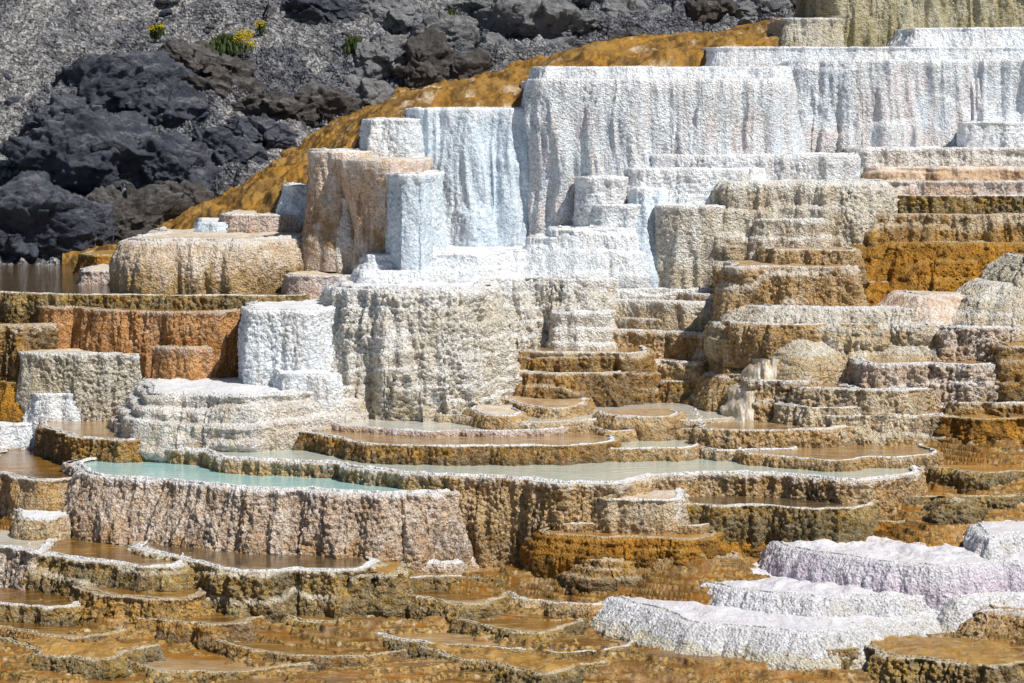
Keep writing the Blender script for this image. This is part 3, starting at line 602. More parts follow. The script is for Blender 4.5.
# --- white upper walls
terrace('c2', 'lower white crusted step on the white platform at the foot of the ice blue wall',
        [(360,272,.4),(366,268,0),(420,269,0),(470,270,.1),(500,271,.9),(540,272,1.0),(600,273,1.0),(680,274,1.0),(720,275,1.2)], None, None, wall='white', rimm='rim_white', top='top_white', D=1.6, slope=.3, flute=.02, knob=.012, Y=23.8, zb='c1')
terrace('c2b', 'upper white crusted step directly under the ice blue wall',
        [(366,258,.3),(371,254,0),(420,253,0),(480,254,.2),(510,255,.75),(575,258,.8),(640,258,.8)], None, None, wall='white', rimm='rim_white', top='top_white', D=2, slope=.2, flute=.03, knob=.012, Y=24.15, zb='c1')
terrace('u9', 'rounded white block with crusted lid on the platform before the ice blue wall',
        [(553,230,.3),(558,228,0),(590,228,0),(630,228,0),(645,230,.3)], None, None, wall='white', rimm='rim_white', top='top_white', D=1.0, slope=.35, flute=.03, Y=24.85, zb='c1', tiers=(2,.04))
terrace('u9b', 'low white knob next to the rounded white block with crusted lid',
        [(530,242),(536,238),(548,237),(560,240)], None, None, wall='white', rimm='rim_white', top='top_white', D=.6, slope=.5, flute=.02, Y=24.85, zb='c1')
terrace('u1', 'sheer ice blue wall with sharp flat top, shaded face, before the golden slope',
        [(414,110,.6),(417,108,.1),(440,108,0),(480,108,0),(540,108,0)], None, None, wall='ice', rimm='rim_white', top='top_white', D=2.2, slope=.03, bulge=.06, flute=.12, fscale=.5, knob=.009, Y=25.85, zb='c2b')
terrace('u1b', 'bluish buttress leaning on the left edge of the sheer ice blue wall',
        [(393,178,.4),(398,176,0),(412,174,0),(424,175,0),(432,178,.4)], None, None, wall='ice', rimm='rim_white', top='top_white', D=1.0, slope=.0, flute=.012, Y=23.8, zb='c2b', rnd=.03, bulge=.0)
terrace('u1c', 'white swollen bulge low on the face of the sheer ice blue wall',
        [(440,205,.3),(450,196,0),(475,193,-.1),(492,198,0),(500,208,.3)], None, None, wall='ice', rimm='rim_white', top='top_white', D=.6, slope=.05, flute=.05, rnd=.15, cap=.8, Y=25.7, zb='c1', bulge=.05)
terrace('u2', 'broadest bright white wall, pitted and curtain like, with razor straight top',
        [(529,84,.5),(531,79,.0),(570,79,-.1),(650,79,-.1),(720,80,0),(775,80,.1),(792,80,.5)], None, None, wall='whitepink', rimm='rim_white', top='top_white', D=1.8, slope=.03, bulge=.05, flute=.09, fscale=.3, knob=.009, zb='c2b', Y=25.6)
terrace('u2b', 'low white course set back on top of the broadest bright wall',
        [(540,70,.2),(543,67,0),(620,67,0),(720,67,0),(782,67,0)], None, None, Y=YR['u2']+.45, wall='white', rimm='rim_white', top='top_white', D=1.8, slope=.2, zb='u2', flute=.02, knob=.009)
# steps to the right of the blue-white wall
terrace('s1', 'stack of small white steps nestled at the base of the broadest bright wall',
        [(586,181,.2),(590,177,0),(606,177,0),(622,181,.1)], None, None, wall='white', rimm='rim_white', top='top_white', D=.9, slope=.0, knob=.02, Y=25.1, zb='c2', flute=.02)
terrace('s2', 'white pitted ledge just above the slanted bluish buttress',
        [(604,207,.2),(609,204,0),(640,204,0),(660,206,.1)], None, None, wall='white', rimm='rim_white', top='top_white', D=.9, slope=.2, knob=.018, Y=25.05, zb='c1', tiers=(2,.04))
terrace('s3', 'slanted bluish buttress with brown crack, sweeping down to the white platform',
        [(632,196,.3),(637,190,0),(655,188,0),(672,192,.1)], None, None, wall='ice', rimm='rim_white', top='top_white', D=1.2, slope=.28, flute=.10, fscale=.4, knob=.01, Y=24.95, zb='c1')
terrace('s4', 'upright grey white block with two lobes beside the slanted buttress',
        [(666,211,.3),(671,206,0),(690,205,-.05),(712,206,0),(720,212,.3)], None, None, wall='creamwhite', rimm='rim_white', top='top_white', D=1.2, slope=.06, flute=.09, fscale=.4, knob=.012, Y=24.8, zb='c1')
terrace('s5', 'white rounded block topping the upright two lobed block',
        [(676,187,.2),(681,182,0),(702,181,0),(728,182,0)], None, None, Y=25.1, wall='white', rimm='rim_white', top='top_white', D=1.2, slope=.06, zb='s4')
terrace('s6', 'wide white pitted ledge with pink stain under the broadest bright wall',
        [(631,173,.3),(638,168,0),(670,168,0),(722,168,0),(760,168,0)], None, None, Y=25.2, wall='white', rimm='rim_white', top='top_white', D=1.2, slope=.10, zb='c1', tiers=(2,.04))
terrace('s7', 'upper pinkish ledge stretching under the pink streaked wall',
        [(646,159,.3),(652,156,0),(690,155,0),(740,155,0),(800,155,0),(860,154,0)], None, None, Y=25.35, wall='whitepink', rimm='rim_white', top='top_white', D=1.2, slope=.10, zb='c1')
# --- stacked blocks on the right
terrace('rx2', 'dark amber mossy wall at the picture edge, beside the grey knobbly block',
        [(940,420),(946,417),(980,418),(1060,418)], (980,446), 1.0, wall='amber', rimm='rim_gold', top='top_gold', D=.8, slope=.25, knob=.026)
terrace('rx', 'dark gold dripping step at the picture edge with cream lip, above the mossy amber wall',
        [(950,407),(956,403),(990,403),(1060,402)], (1000,440), 1.02, wall='gold', rimm='rim_cream', top='w_dark', D=.8, slope=.1, knob=.028)
terrace('ry', 'low cream block with pebbled top, lowest of the blocks above the amber slope',
        [(826,420),(832,416),(860,415),(902,416),(946,416),(952,420)], (890,444), 1.0, wall='cream', rimm='rim_white', top='top_tan', D=.9, slope=.2, knob=.024, tiers=(2,.04))
terrace('rv', 'speckled cream block with square corners in the middle of the stacked blocks',
        [(790,392),(797,387),(830,388),(860,388),(882,389),(892,386)], (830,422), 't3c', wall='cream', rimm='rim_cream', top='w_tan', D=.9, slope=.10, knob=.026, tiers=(2,.02))
terrace('ru', 'stubby cream block with mossy gold side, beside the foot of the white cascade',
        [(750,386),(756,381),(780,382),(812,383),(822,380)], None, None, wall='tan', rimm='rim_white', top='top_cream', D=.8, slope=.15, knob=.026, zb='t2n', Y=22.15)
terrace('rw', 'long thin tan ledge before the dark dripping step',
        [(892,398),(900,393),(950,393),(1000,393),(1020,390)], (930,411), 'ry', wall='tan', rimm='rim_cream', top='w_tan', D=.8, slope=.15, knob=.022)
terrace('rs', 'large pinkish grey pebbled block with wet flat top in the stacked blocks',
        [(862,372),(868,362),(886,363),(930,363),(975,363),(1002,362),(1012,358)], (890,410), 'ry', wall='pebbly', rimm='rim_white', top='w_tan', D=1.0, slope=.08, knob=.028, tiers=(2,.025))
terrace('rt', 'shaded olive gold overhang at the picture edge beside the pinkish grey pebbled block',
        [(998,352),(1004,347),(1025,347),(1060,347)], (1015,400), 'rx', wall='gold', rimm='rim_gold', top='top_gold', D=.9, slope=.05, bulge=.12, knob=.03)
terrace('rr', 'rounded tan drapery with soft white top above the stubby cream block',
        [(742,362,.5),(758,361,.15),(785,360,0),(830,359,0),(862,361,.15),(878,370,.4)], None, None, wall='tan', rimm='rim_cream', top='w_tan', D=.9, slope=.35, bulge=.08, flute=.07, knob=.02, cap=1, tiers=(2,.04), Y=22.6, endl=.15, endr=.15)
terrace('rp', 'milky draped terrace with smooth white lip, between the big dome and the pebbled block',
        [(788,344),(798,338),(842,337),(890,337),(949,337),(960,334)], (880,357), 'rs', wall='creamtall', rimm='rim_white', top='w_milk', D=.9, slope=.35, bulge=.06, flute=.06, knob=.014, cap=1, zb='rr', tiers=(2,.04))
terrace('rq', 'knobbly cream and gold block at the picture edge beside the milky draped terrace',
        [(946,332),(953,327),(980,327),(1060,326)], (985,358), 'rs', wall='pebbly', rimm='rim_white', top='w_tan', D=.9, slope=.08, knob=.028)
terrace('rm', 'smooth dome of streaked cream stone with brown drips beside the milky terrace',
        [(888,322,.5),(893,300,.25),(905,297,.05),(930,296,0),(955,297,.05),(968,305,.25),(974,324,.5)], (925,335), 'rp', wall='curtain', rimm='rim_cream', top='top_cream', D=.6, slope=.12, bulge=.12, flute=.04, knob=.008, cap=.8, rnd=.12, mush=0.0, rough_top=.002)
terrace('rn', 'taller pearly draped shoulder behind the smooth streaked dome',
        [(955,284,.5),(966,284,.15),(985,284,0),(1010,283,0),(1060,282,0)], (985,325), 'rq', wall='creamtall', rimm='rim_white', top='top_white', D=1.0, slope=.3, bulge=.08, flute=.08, knob=.016, cap=1.4, rnd=.12, zb='rp')
terrace('ro', 'grey tan dome at the picture edge under the amber cliff',
        [(990,262,.5),(1000,260,.2),(1016,259,.05),(1040,258,0),(1070,258,0)], (1010,284), 'rn', wall='greycream', rimm='rim_gold', top='top_tan', D=.8, slope=.3, bulge=.08, cap=1.2, rnd=.1, knob=.02)
# right upper
terrace('re', 'large rounded grey cream block with streaked wet sides, ledges spilling from its shoulder',
        [(712,196,.5),(718,184,.1),(730,181,-.05),(770,181,-.1),(820,183,-.1),(860,184,-.1),(885,184,0)], None, None, wall='creamtall', rimm='rim_white', top='top_cream', D=1.4, slope=.03, flute=.10, fscale=.35, knob=.02, cap=.5, Y=24.8, zb='c1', tiers=(3,.05))
terrace('rg', 'flat white step projecting from the rounded grey cream block',
        [(755,224,.2),(762,220,0),(790,219,0),(819,220,0),(832,224,.2)], None, None, Y=YR['re']-.3, wall='creamtall', rimm='rim_white', top='top_white', D=.7, slope=.05, zb='c1')
terrace('rj', 'small pale tan ledge at the foot of the rounded grey cream block',
        [(698,283),(705,280),(730,280),(745,281),(752,284)], None, None, wall='tan', rimm='rim_cream', top='top_cream', D=.5, slope=.3, Y=24.7, zb='c1')
terrace('rl', 'wide draped cream terrace with pearly falling water and tan scallops',
        [(750,316,.4),(759,309,.05),(790,308,0),(816,309,-.05),(850,308,0),(896,308,0),(930,308,0)], (850,335), 'rp', wall='creamtall', rimm='rim_white', top='w_tan', D=1.3, slope=.25, bulge=.06, flute=.08, knob=.02, zb='rp', cap=.6, tiers=(2,.05))
terrace('rk', 'tan crusted ledge with white lip joining the white platform to the brown mound',
        [(675,292,.3),(690,293,0),(762,294,0),(812,296,0),(835,296,.2)], None, None, wall='tan', rimm='rim_white', top='w_tan', D=.9, slope=.15, Y=24.25, zb='t4', tiers=(2,.04))
terrace('rh2', 'blocky brown tan ledge between the rounded cream block and the amber cliff',
        [(738,273),(745,268),(775,267),(829,268),(850,266)], None, None, wall='tan', rimm='rim_cream', top='top_tan', D=1.0, slope=.12, knob=.024, Y=YR['rl']+.5, zb='c9', tiers=(2,.04))
terrace('rh1', 'smaller brown ledge stacked on the blocky brown tan ledge',
        [(770,254),(776,250),(810,250),(832,250),(850,250)], None, None, Y=YR['rh2']+.4, wall='tan', rimm='rim_cream', top='top_tan', D=1.0, slope=.15, zb='rh2', knob=.022)
terrace('ra2', 'bulging amber cliff foot made of rounded lobes above the pearly terraces',
        [(826,262,.4),(842,254,.1),(870,246,0),(905,243,-.1),(950,240,-.1),(1000,238,-.1),(1060,236,0)], (920,298), 'rl', wall='amber', rimm='rim_gold', top='top_gold', D=1.2, slope=.35, bulge=.15, flute=.14, fscale=.28, knob=.03, cap=1, tiers=(3,.05))
terrace('ra', 'broad dark amber cliff with overhanging lip and rusty dripping face',
        [(864,218,.4),(869,214,0),(900,213,-.1),(936,214,-.1),(980,216,-.1),(1060,218,-.1)], None, None, Y=YR['ra2']+.25, wall='gold', rimm='rim_gold', top='w_gold', D=1.2, slope=.14, flute=.12, knob=.03, zb='rl', tiers=(2,.03))
terrace('rb2', 'dark olive nodule band topped by a thin snow white pool edge',
        [(896,199,.3),(900,195,0),(940,195,-.1),(980,197,-.1),(1060,198,-.1)], None, None, Y=YR['ra']+.35, wall='olive', rimm='rim_white', top='w_milk', D=1.0, slope=.1, zb='ra', knob=.026)
terrace('rc', 'brown rounded ledge end beside the thin snow white pool edge',
        [(864,186,.3),(869,182,0),(885,181,0),(910,182,0),(1060,183,0)], None, None, Y=YR['ra']+.8, wall='pinkish', rimm='rim_cream', top='w_tan', D=.9, slope=.15, zb='ra')
terrace('rb', 'long brown pink ledge, third below the pink streaked wall',
        [(870,171,.3),(875,167,0),(920,167,0),(980,168,0),(1060,168,0)], None, None, Y=YR['ra']+1.1, wall='drape', rimm='rim_cream', top='w_tan', D=.9, slope=.15, zb='ra', tiers=(2,.03))
terrace('rd', 'thin white ledge running beneath the pink streaked wall to the picture edge',
        [(855,151,.3),(861,149,0),(920,148,0),(980,149,0),(1060,148,0)], None, None, Y=YR['ra']+1.6, wall='whitewarm', rimm='rim_white', top='top_white', D=1.0, slope=.15, zb='ra', tiers=(2,.03))
terrace('u6', 'pale flat topped block perched under the highest white tier at the picture edge',
        [(962,128,.3),(966,123,0),(990,122,0),(1060,122,0)], None, None, Y=YR['ra']+1.9, wall='white', rimm='rim_white', top='top_white', D=1.0, slope=.05, zb='rd', flute=.05)
terrace('u3', 'tall white wall with pink and brown streaks between white columns',
        [(785,63,.5),(792,60,.1),(840,60,0),(900,60,-.05),(960,59,0),(1070,59,0)], None, None, Y=YR['ra']+2.5, wall='whitepink', rimm='rim_white', top='top_white', D=1.5, slope=.08, flute=.11, fscale=.25, knob=.009, zb='rb', tiers=(2,.03))
terrace('u3b', 'highest long white tier with level top, set back above the streaked wall',
        [(706,52,.3),(714,47,0),(760,47,0),(900,47,0),(1070,47,0)], None, None, Y=YR['ra']+2.85, wall='white', rimm='rim_white', top='top_white', D=1.6, slope=.1, zb='u2b', flute=.03, knob=.009)
terrace('u5', 'sloping white apron at the foot of the pale yellow cliff',
        [(896,33,.6),(912,28,0),(960,28,0),(1070,28,0)], None, None, Y=28.4, wall='white', rimm='rim_white', top='top_white', D=1.5, slope=.4, zb='u3b', flute=.03)
terrace('u4b', 'small grey cream block beside the pale yellow cliff, on the highest tier',
        [(784,22,.3),(790,18,0),(815,18,0),(840,20,0)], None, None, Y=28.7, wall='greycream', rimm='rim_white', top='top_cream', D=1.3, slope=.04, zb='u3b')
terrace('u4', 'pale yellow cliff with streaked face cut off by the top of the view',
        [(826,-24,.4),(832,-28,0),(880,-30,-.1),(950,-28,-.1),(1070,-30,0)], None, None, Y=29.1, wall='yellowish', rimm='rim_cream', top='top_cream', D=2.0, slope=.03, zb='u3b', flute=.12, fscale=.4)
# --- draperies
terrace('d1', 'brown and cream stone curtain swelling like a mushroom cap beside the ice blue wall',
        [(358,162,.5),(361,160,.1),(375,160,-.03),(392,159,-.03),(401,160,.1),(405,160,.5)], None, None, wall='curtain', rimm='rim_cream', top='top_cream', D=1.2, slope=.0, bulge=.0, flute=.07, knob=.008, cap=.03, rnd=.04, mush=.12, Y=24.45, zb='l1', fscale=.12)
terrace('d2', 'narrow tan stone curtain with white top, farther from the ice blue wall',
        [(318,158,.4),(322,153,.05),(338,151,0),(352,152,.1),(358,158,.4)], None, None, Y=24.75, wall='curtain', rimm='rim_white', top='top_white', D=1.2, slope=.16, bulge=0.0, flute=.06, knob=.008, cap=.03, zb='l10', rnd=.04, mush=.06, fscale=.12)
terrace('d3', 'slender white flow sliding down between the two stone curtains',
        [(340,200,.4),(344,198,0),(352,197,0),(358,199,.3)], None, None, wall='whitewarm', rimm='rim_white', top='top_white', D=.8, slope=.12, flute=.05, knob=.008, cap=.10, rnd=.06, Y=24.6, zb='l13', fscale=.1)
terrace('d4', 'white fluted block crowning the two stone curtains',
        [(366,122,.4),(371,119,0),(395,119,0),(410,119,.0),(418,120,.3)], None, None, Y=25.1, wall='white', rimm='rim_white', top='top_white', D=1.2, slope=.06, flute=.07, knob=.012, zb='d1')
# --- lavender white mound near the viewer
terrace('m3', 'lowest broad white apron of the lavender mound, stained pale yellow along its foot',
        [(598,606),(603,599),(640,607),(682,624),(740,631),(800,636),(850,634),(905,622),(950,612)], (682,652), -0.03, wall='mound', rimm='rim_white', top='top_lav', D=1.6, slope=.55, flute=.07, knob=.010, cap=.6, rough_top=.015, anch=False)
terrace('m2', 'middle tier of the white mound with crusted lip, below the violet face',
        [(694,590),(699,584),(725,588),(780,596),(832,600),(880,598),(929,593),(960,600),(1000,597),(1060,592)], (780,613), 'm3', wall='mound', rimm='rim_white', top='top_lav', D=1.5, slope=.3, flute=.06, knob=.010, cap=.5, zb=-0.03, rough_top=.02, anch=False)
terrace('m1', 'violet tinted upper tier of the white mound near the amber slope',
        [(777,552),(784,547),(800,551),(849,561),(896,567),(950,568),(1000,566),(1060,562)], (836,584), 'm2', wall='lavender', rimm='rim_white', top='top_lav', D=1.7, slope=.14, flute=.04, knob=.010, cap=.5, rough_top=.02, anch=False)
terrace('m4', 'topmost crusty white hump of the lavender mound at the picture edge',
        [(975,545),(990,540),(1010,536),(1060,532)], (1000,556), 'm1', wall='mound', rimm='rim_white', top='top_lav', D=.7, slope=.3, flute=.05, knob=.010, cap=.3, zb='m2', rough_top=.006, anch=False, scal=.02)
# --- bottom corner ledges
terrace('r3', 'pointed tan rock ledge at the foot of the lavender mound near the picture edge',
        [(976,628),(985,618),(1000,616),(1030,622),(1060,620)], (1000,652), -0.02, wall='tan', rimm='rim_cream', top='top_gold', D=.4, slope=.7, knob=.028, cap=.8, rnd=.06)
terrace('r4', 'dark olive scalloped ledge in the bottom corner, wet orange crust on top',
        [(862,652),(868,647),(889,655),(930,660),(985,667),(1060,662)], (930,688), -0.12, wall='olive', rimm='rim_gold', top='top_gold', D=.5, slope=.3, knob=.026, rough_top=.02)
terrace('r5', 'mossy gold strip hugging the yellow stained foot of the white apron',
        [(815,655),(835,650),(870,640),(905,632),(920,628)], (850,662), -0.04, wall='olive', rimm='rim_gold', top='top_gold', D=.35, slope=.6, knob=.02, rough_top=.03)
# --- thin lips in the runoff
terrace('h1', 'wavy thin lip crossing the tan shallows between two mossy olive ledges',
        [(395,636),(440,642),(500,646),(560,650),(604,648)], (480,653), -0.09, wall='olive', rimm='rim_cream', top='w_tan', D=.35, slope=.5, knob=.018)
terrace('h2', 'thin golden lip in the amber shallows, in line with the scalloped olive shelf',
        [(250,648),(300,655),(350,657),(410,654)], (320,666), -0.16, wall='gold', rimm='rim_gold', top='w_gold', D=.35, slope=.5, knob=.018)
terrace('h3', 'low mossy lip at the bottom edge beside the mossy brown hump',
        [(120,665),(180,671),(240,672),(290,668)], (200,681), -0.20, wall='olive', rimm='rim_gold', top='w_tan', D=.3, slope=.5, knob=.02)
terrace('h10', 'short brown lip above the lowest pebbly golden ledge, toward the white curled basin',
        [(270,612),(305,620),(345,622),(372,616)], (320,632), -0.10, wall='olive', rimm='rim_gold', top='w_gold', D=.4, slope=.5, knob=.02)
terrace('h4', 'small tan lip between the second pebbly ledge and the white apron',
        [(520,598),(560,604),(590,604),(606,600)], (560,612), 0.06, wall='tan', rimm='rim_cream', top='w_gold', D=.3, slope=.5)
terrace('h5', 'long amber lip just behind the violet upper tier of the mound',
        [(840,516),(890,521),(940,521),(1000,516),(1060,514)], (930,530), .54, wall='amber', rimm='rim_gold', top='w_orange', D=.35, slope=.6, knob=.018)
terrace('h6', 'low amber lip between the dark nodule wall and the violet tier',
        [(690,536),(730,541),(775,538)], (730,551), .40, wall='amber', rimm='rim_gold', top='w_orange', D=.35, slope=.6, knob=.018)
terrace('h7', 'faint amber lip halfway up the amber slope beside the widest rim',
        [(880,493),(930,498),(980,498),(1060,493)], (950,505), .70, wall='olive', rimm='rim_gold', top='w_orange', D=.3, slope=.6, knob=.02)
terrace('h8', 'upper olive lip on the amber slope below the mossy amber wall',
        [(930,468),(980,473),(1030,472),(1070,468)], (990,480), .86, wall='olive', rimm='rim_gold', top='w_orange', D=.3, slope=.6, knob=.02)
terrace('h9', 'dark olive knob of crust sitting on the amber slope beside the faint amber lip',
        [(932,510,.2),(938,506,.05),(952,504,0),(966,506,.05),(973,510,.2)], (950,516), .68, wall='olive', rimm='rim_gold', top='top_gold', D=.25, slope=.5, knob=.03, cap=.8)
# --- more thin ledges
terrace('x2', 'thin golden ledge at the base of the rounded nodule wall by the milky pool',
        [(640,378),(660,381),(690,382),(706,380),(712,377)], None, None, Y=YR['c9']-.22, wall='gold', rimm='rim_cream', top='w_tan', D=.6, slope=.1, knob=.022, zb='t4')
terrace('x4', 'thin cream ledge poking out beside the wide draped cream terrace',
        [(668,320),(690,323),(735,325),(775,323),(790,318)], None, None, Y=YR['c7']-.18, wall='cream', rimm='rim_white', top='w_tan', D=.6, slope=.1, zb='t4', tiers=(2,.03))
terrace('x6', 'low amber ledge curling around the foot of the bulging amber cliff',
        [(815,280),(850,284),(905,283),(950,279),(975,275)], None, None, Y=YR['ra2']-.5, wall='amber', rimm='rim_gold', top='w_gold', D=.7, slope=.3, zb='rl', knob=.03, cap=.6)
terrace('x7', 'thin cream ledge halfway down the speckled cream block beside the golden pool',
        [(780,404),(800,408),(850,408),(895,406),(915,402)], None, None, Y=YR['rv']-.25, wall='cream', rimm='rim_white', top='w_tan', D=.6, slope=.15, zb='t3c', knob=.024)
terrace('x8', 'thin tan ledge halfway up the wide draped cream terrace',
        [(742,322),(765,325),(820,324),(875,325),(915,322)], None, None, Y=YR['rl']-.16, wall='tan', rimm='rim_white', top='w_tan', D=.5, slope=.15, zb='rp', knob=.02)
terrace('x9', 'thin pebbled ledge wrapped round the foot of the pinkish grey pebbled block',
        [(850,386),(872,390),(930,389),(985,388),(1015,384)], None, None, Y=YR['rs']-.2, wall='cream', rimm='rim_white', top='w_tan', D=.6, slope=.15, zb='ry', knob=.024)

# ------------------------------------------------------------------ ground
g = G('wet_mineral_bed')
cr_ = g.attr('crust')
c = g.mix(g.ramp(g.noise(0.9, 5, 0.6), 0.38, 0.62), (0.29,0.125,0.016), (0.135,0.060,0.010))
c = g.mix(g.ramp(g.noise(2.2, 6, 0.7, g.mapv((1, 2.6, 1), (3, 1, 0))), 0.50, 0.64, 0, 0.85), c, (0.38,0.22,0.085))
c = g.mix(g.ramp(g.noise(1.7, 6, 0.7, g.mapv((1, 2.2, 1), (13, 7, 0))), 0.54, 0.68, 0, 0.7), c, (0.46,0.33,0.21))
c = g.mix(g.ramp(g.noise(3.5, 6, 0.7, g.mapv((1, 2.2, 1), (23, 17, 0))), 0.50, 0.62, 0, 0.85), c, (0.12,0.06,0.012))
crc = g.mix(g.ramp(g.noise(28, 4, 0.75), 0.42, 0.58), (0.42,0.26,0.07), (0.085,0.05,0.01))
crc = g.mix(g.ramp(g.noise(12, 4, 0.7, g.mapv((1,1,1),(4,4,4))), 0.56, 0.68, 0, 0.8), crc, (0.62,0.52,0.38))
c = g.mix(g.math('MULTIPLY', cr_, g.ramp(g.noise(5, 4, 0.6), 0.3, 0.55)), c, crc)
b = g.bump(g.noise(26, 6, 0.7), 0.02)
gp = g.bump(g.noise(9, 4, 0.55, g.mapv((1, 2.2, 1))), 0.006)
nm = g.n.new('ShaderNodeMix'); nm.data_type = 'VECTOR'; g.l.new(cr_, nm.inputs[0]); g.l.new(gp, nm.inputs[4]); g.l.new(b, nm.inputs[5])
M['bed'] = g.out(c, g.ramp(cr_, 0.05, 0.6, 0.05, 0.7), nm.outputs[1], 0.5)

def idw(x, y, P, p=3.0):
    """inverse distance surface through the feet of the terraces"""
    out = np.empty_like(x)
    for i in range(0, len(x), 4000):
        d = (x[i:i+4000, None] - P[None, :, 0]) ** 2 + (1.6 * (y[i:i+4000, None] - P[None, :, 1])) ** 2 + 0.02
        w = d ** -p; out[i:i+4000] = (w * P[None, :, 2]).sum(1) / w.sum(1)
    return out
extra = []
EX2 = ((870,498,.77),(900,492,.80),(940,487,.84),(920,505,.74),(900,518,.64),(960,512,.68),(1010,500,.74),(960,449,1.0),(1000,450,1.0),(1060,450,1.0),(900,448,.98),(860,449,.97),(980,470,.88),(1040,470,.88))
for px, py, zz in ((-60,700,-.26),(120,700,-.24),(300,690,-.20),(450,700,-.2),(600,690,-.08),(800,700,-.1),(1100,700,-.1),(300,640,-.12),(350,620,-.05),(420,650,-.1),(30,660,-.2),(150,665,-.2),(600,580,.14),(560,620,.04),(580,660,-.04),
                   (700,660,-.05),(640,570,.18),(760,526,.58),(700,527,.56),(830,512,.62),(760,545,.42),(700,555,.32),(860,520,.55),(960,505,.66),(1060,500,.62),(930,470,.82),(1000,460,.90),(1080,450,.95),(860,490,.74),(900,450,.95),(980,440,1.0),(1000,530,.5),(1080,540,.5),
                   (600,650,-.05),(660,655,-.05),(760,660,-.06),(700,600,.0),(850,600,.03),(980,590,.1),(1060,590,.1),(850,565,.2),(960,560,.25),(820,665,-.06),(950,640,.02),(1060,640,.02)):
    q = at_z(px, py, zz); extra.append((float(q[0]), float(q[1]), zz))
for px, py, zz in EX2:
    for dx in (-15, 0, 15):
        q = at_z(px + dx, py, zz); extra.append((float(q[0]), float(q[1]), zz))
P = np.array(extra + ANCH)
# coarse surface, blurred, then sampled finely
xs = np.linspace(-9, 9, 220); ys = np.linspace(13.5, 31, 260)
GX, GY = np.meshgrid(xs, ys); B = idw(GX.ravel(), GY.ravel(), P).reshape(GX.shape)
kern = np.exp(-0.5 * (np.arange(-4, 5) / 1.6) ** 2); kern /= kern.sum()
for ax in (0, 1):
    B = np.apply_along_axis(lambda a: np.convolve(np.pad(a, 4, 'edge'), kern, 'valid'), ax, B)
capx = GX / GY * F + CX
B = np.where(B > 1.02, 1.02 + (B - 1.02) * sstep(730, 800, capx), B)
B = np.where(GY > 22.6, np.minimum(B, 1.3), B)
B = np.where((capx < 300) & (GY > 20.6), np.minimum(B, 0.40), B)
B = np.where((capx >= 300) & (capx < 720) & (GY > 20.8), np.minimum(B, 0.78), B)
def base_h(x, y):
    fx = np.clip((x - xs[0]) / (xs[1] - xs[0]), 0, len(xs) - 1.001); fy = np.clip((y - ys[0]) / (ys[1] - ys[0]), 0, len(ys) - 1.001)
    i, j = fx.astype(int), fy.astype(int); u, v = fx - i, fy - j
    return B[j, i] * (1-u) * (1-v) + B[j, i+1] * u * (1-v) + B[j+1, i] * (1-u) * v + B[j+1, i+1] * u * v
def bed(x, y):
    h = base_h(x, y)
    amp = 0.045 + 0.05 * sstep(-0.2, 0.4, vnoise(x / 1.2, y / 1.2, 5.0, 5))
    q = h + amp * 1.25 * fbm(x / 1.3, y / 0.5, 3.0, 4, 77) + 0.007 * fbm(x / 0.12, y / 0.12, 1.0, 2, 79)
    st = 0.04
    wob = 0.0
    f = q / st; fl = np.floor(f); fr = f - fl
    ris = sstep(0.0, 0.13, fr)
    # each tiny terrace: flat pan, raised lip, short riser
    lip = np.exp(-((fr - 0.17) / 0.05) ** 2) * 0.009
    zt = (fl + ris) * st + lip
    crust_m = sstep(0.34, 0.24, fr) if False else 1 - sstep(0.22, 0.32, fr)
    blobs = sstep(0.30, 0.7, fbm(x / 0.35, y / 0.22, 9.0, 3, 99)) * sstep(-0.2, 0.3, fbm(x / 1.5, y / 1.0, 2.0, 2, 55))
    k1, _ = worley(x / 0.045, y / 0.045, zt / 0.045, 7)
    zt = zt + (crust_m * 0.6 + blobs) * 0.016 * (1 - k1) + blobs * 0.016
    return zt, np.clip(crust_m + blobs, 0, 1)
rows = []; Yv = 14.5
while Yv < 24.5: rows.append(Yv); Yv += 0.0125 * (Yv / 18) ** 2 if Yv < 22.5 else 0.12
rows = np.array(rows); colsx = np.linspace(-130, 1154, 1180)
ax_ = (colsx - CX) / F
BX = rows[:, None] * ax_[None, :] * 1.02; BY = rows[:, None] + 0 * BX
BZ, CRm = bed(BX.ravel(), BY.ravel()); BZ = BZ.reshape(BX.shape) - 0.02
o = mesh_np('ground', np.stack([BX, BY, BZ], -1), grid_faces(BX.shape[1], BX.shape[0]), M['bed'], None, {'crust': CRm})
tag(o, 'amber wet mineral bed with tiny stepped pans', kind='structure')
g = G('far_earth'); M['earth'] = g.out(g.mix(g.ramp(g.noise(0.2, 5, 0.6), .4, .6), (0.28,0.24,0.19), (0.18,0.17,0.15)), 0.9)
v = [(-900,-400,-1.2),(900,-400,-1.2),(900,1800,-1.2),(-900,1800,-1.2)]
tag(mesh_np('terrain', v, [[0,1,2,3]], M['earth'], smooth=False), 'open ground around the springs', kind='structure')

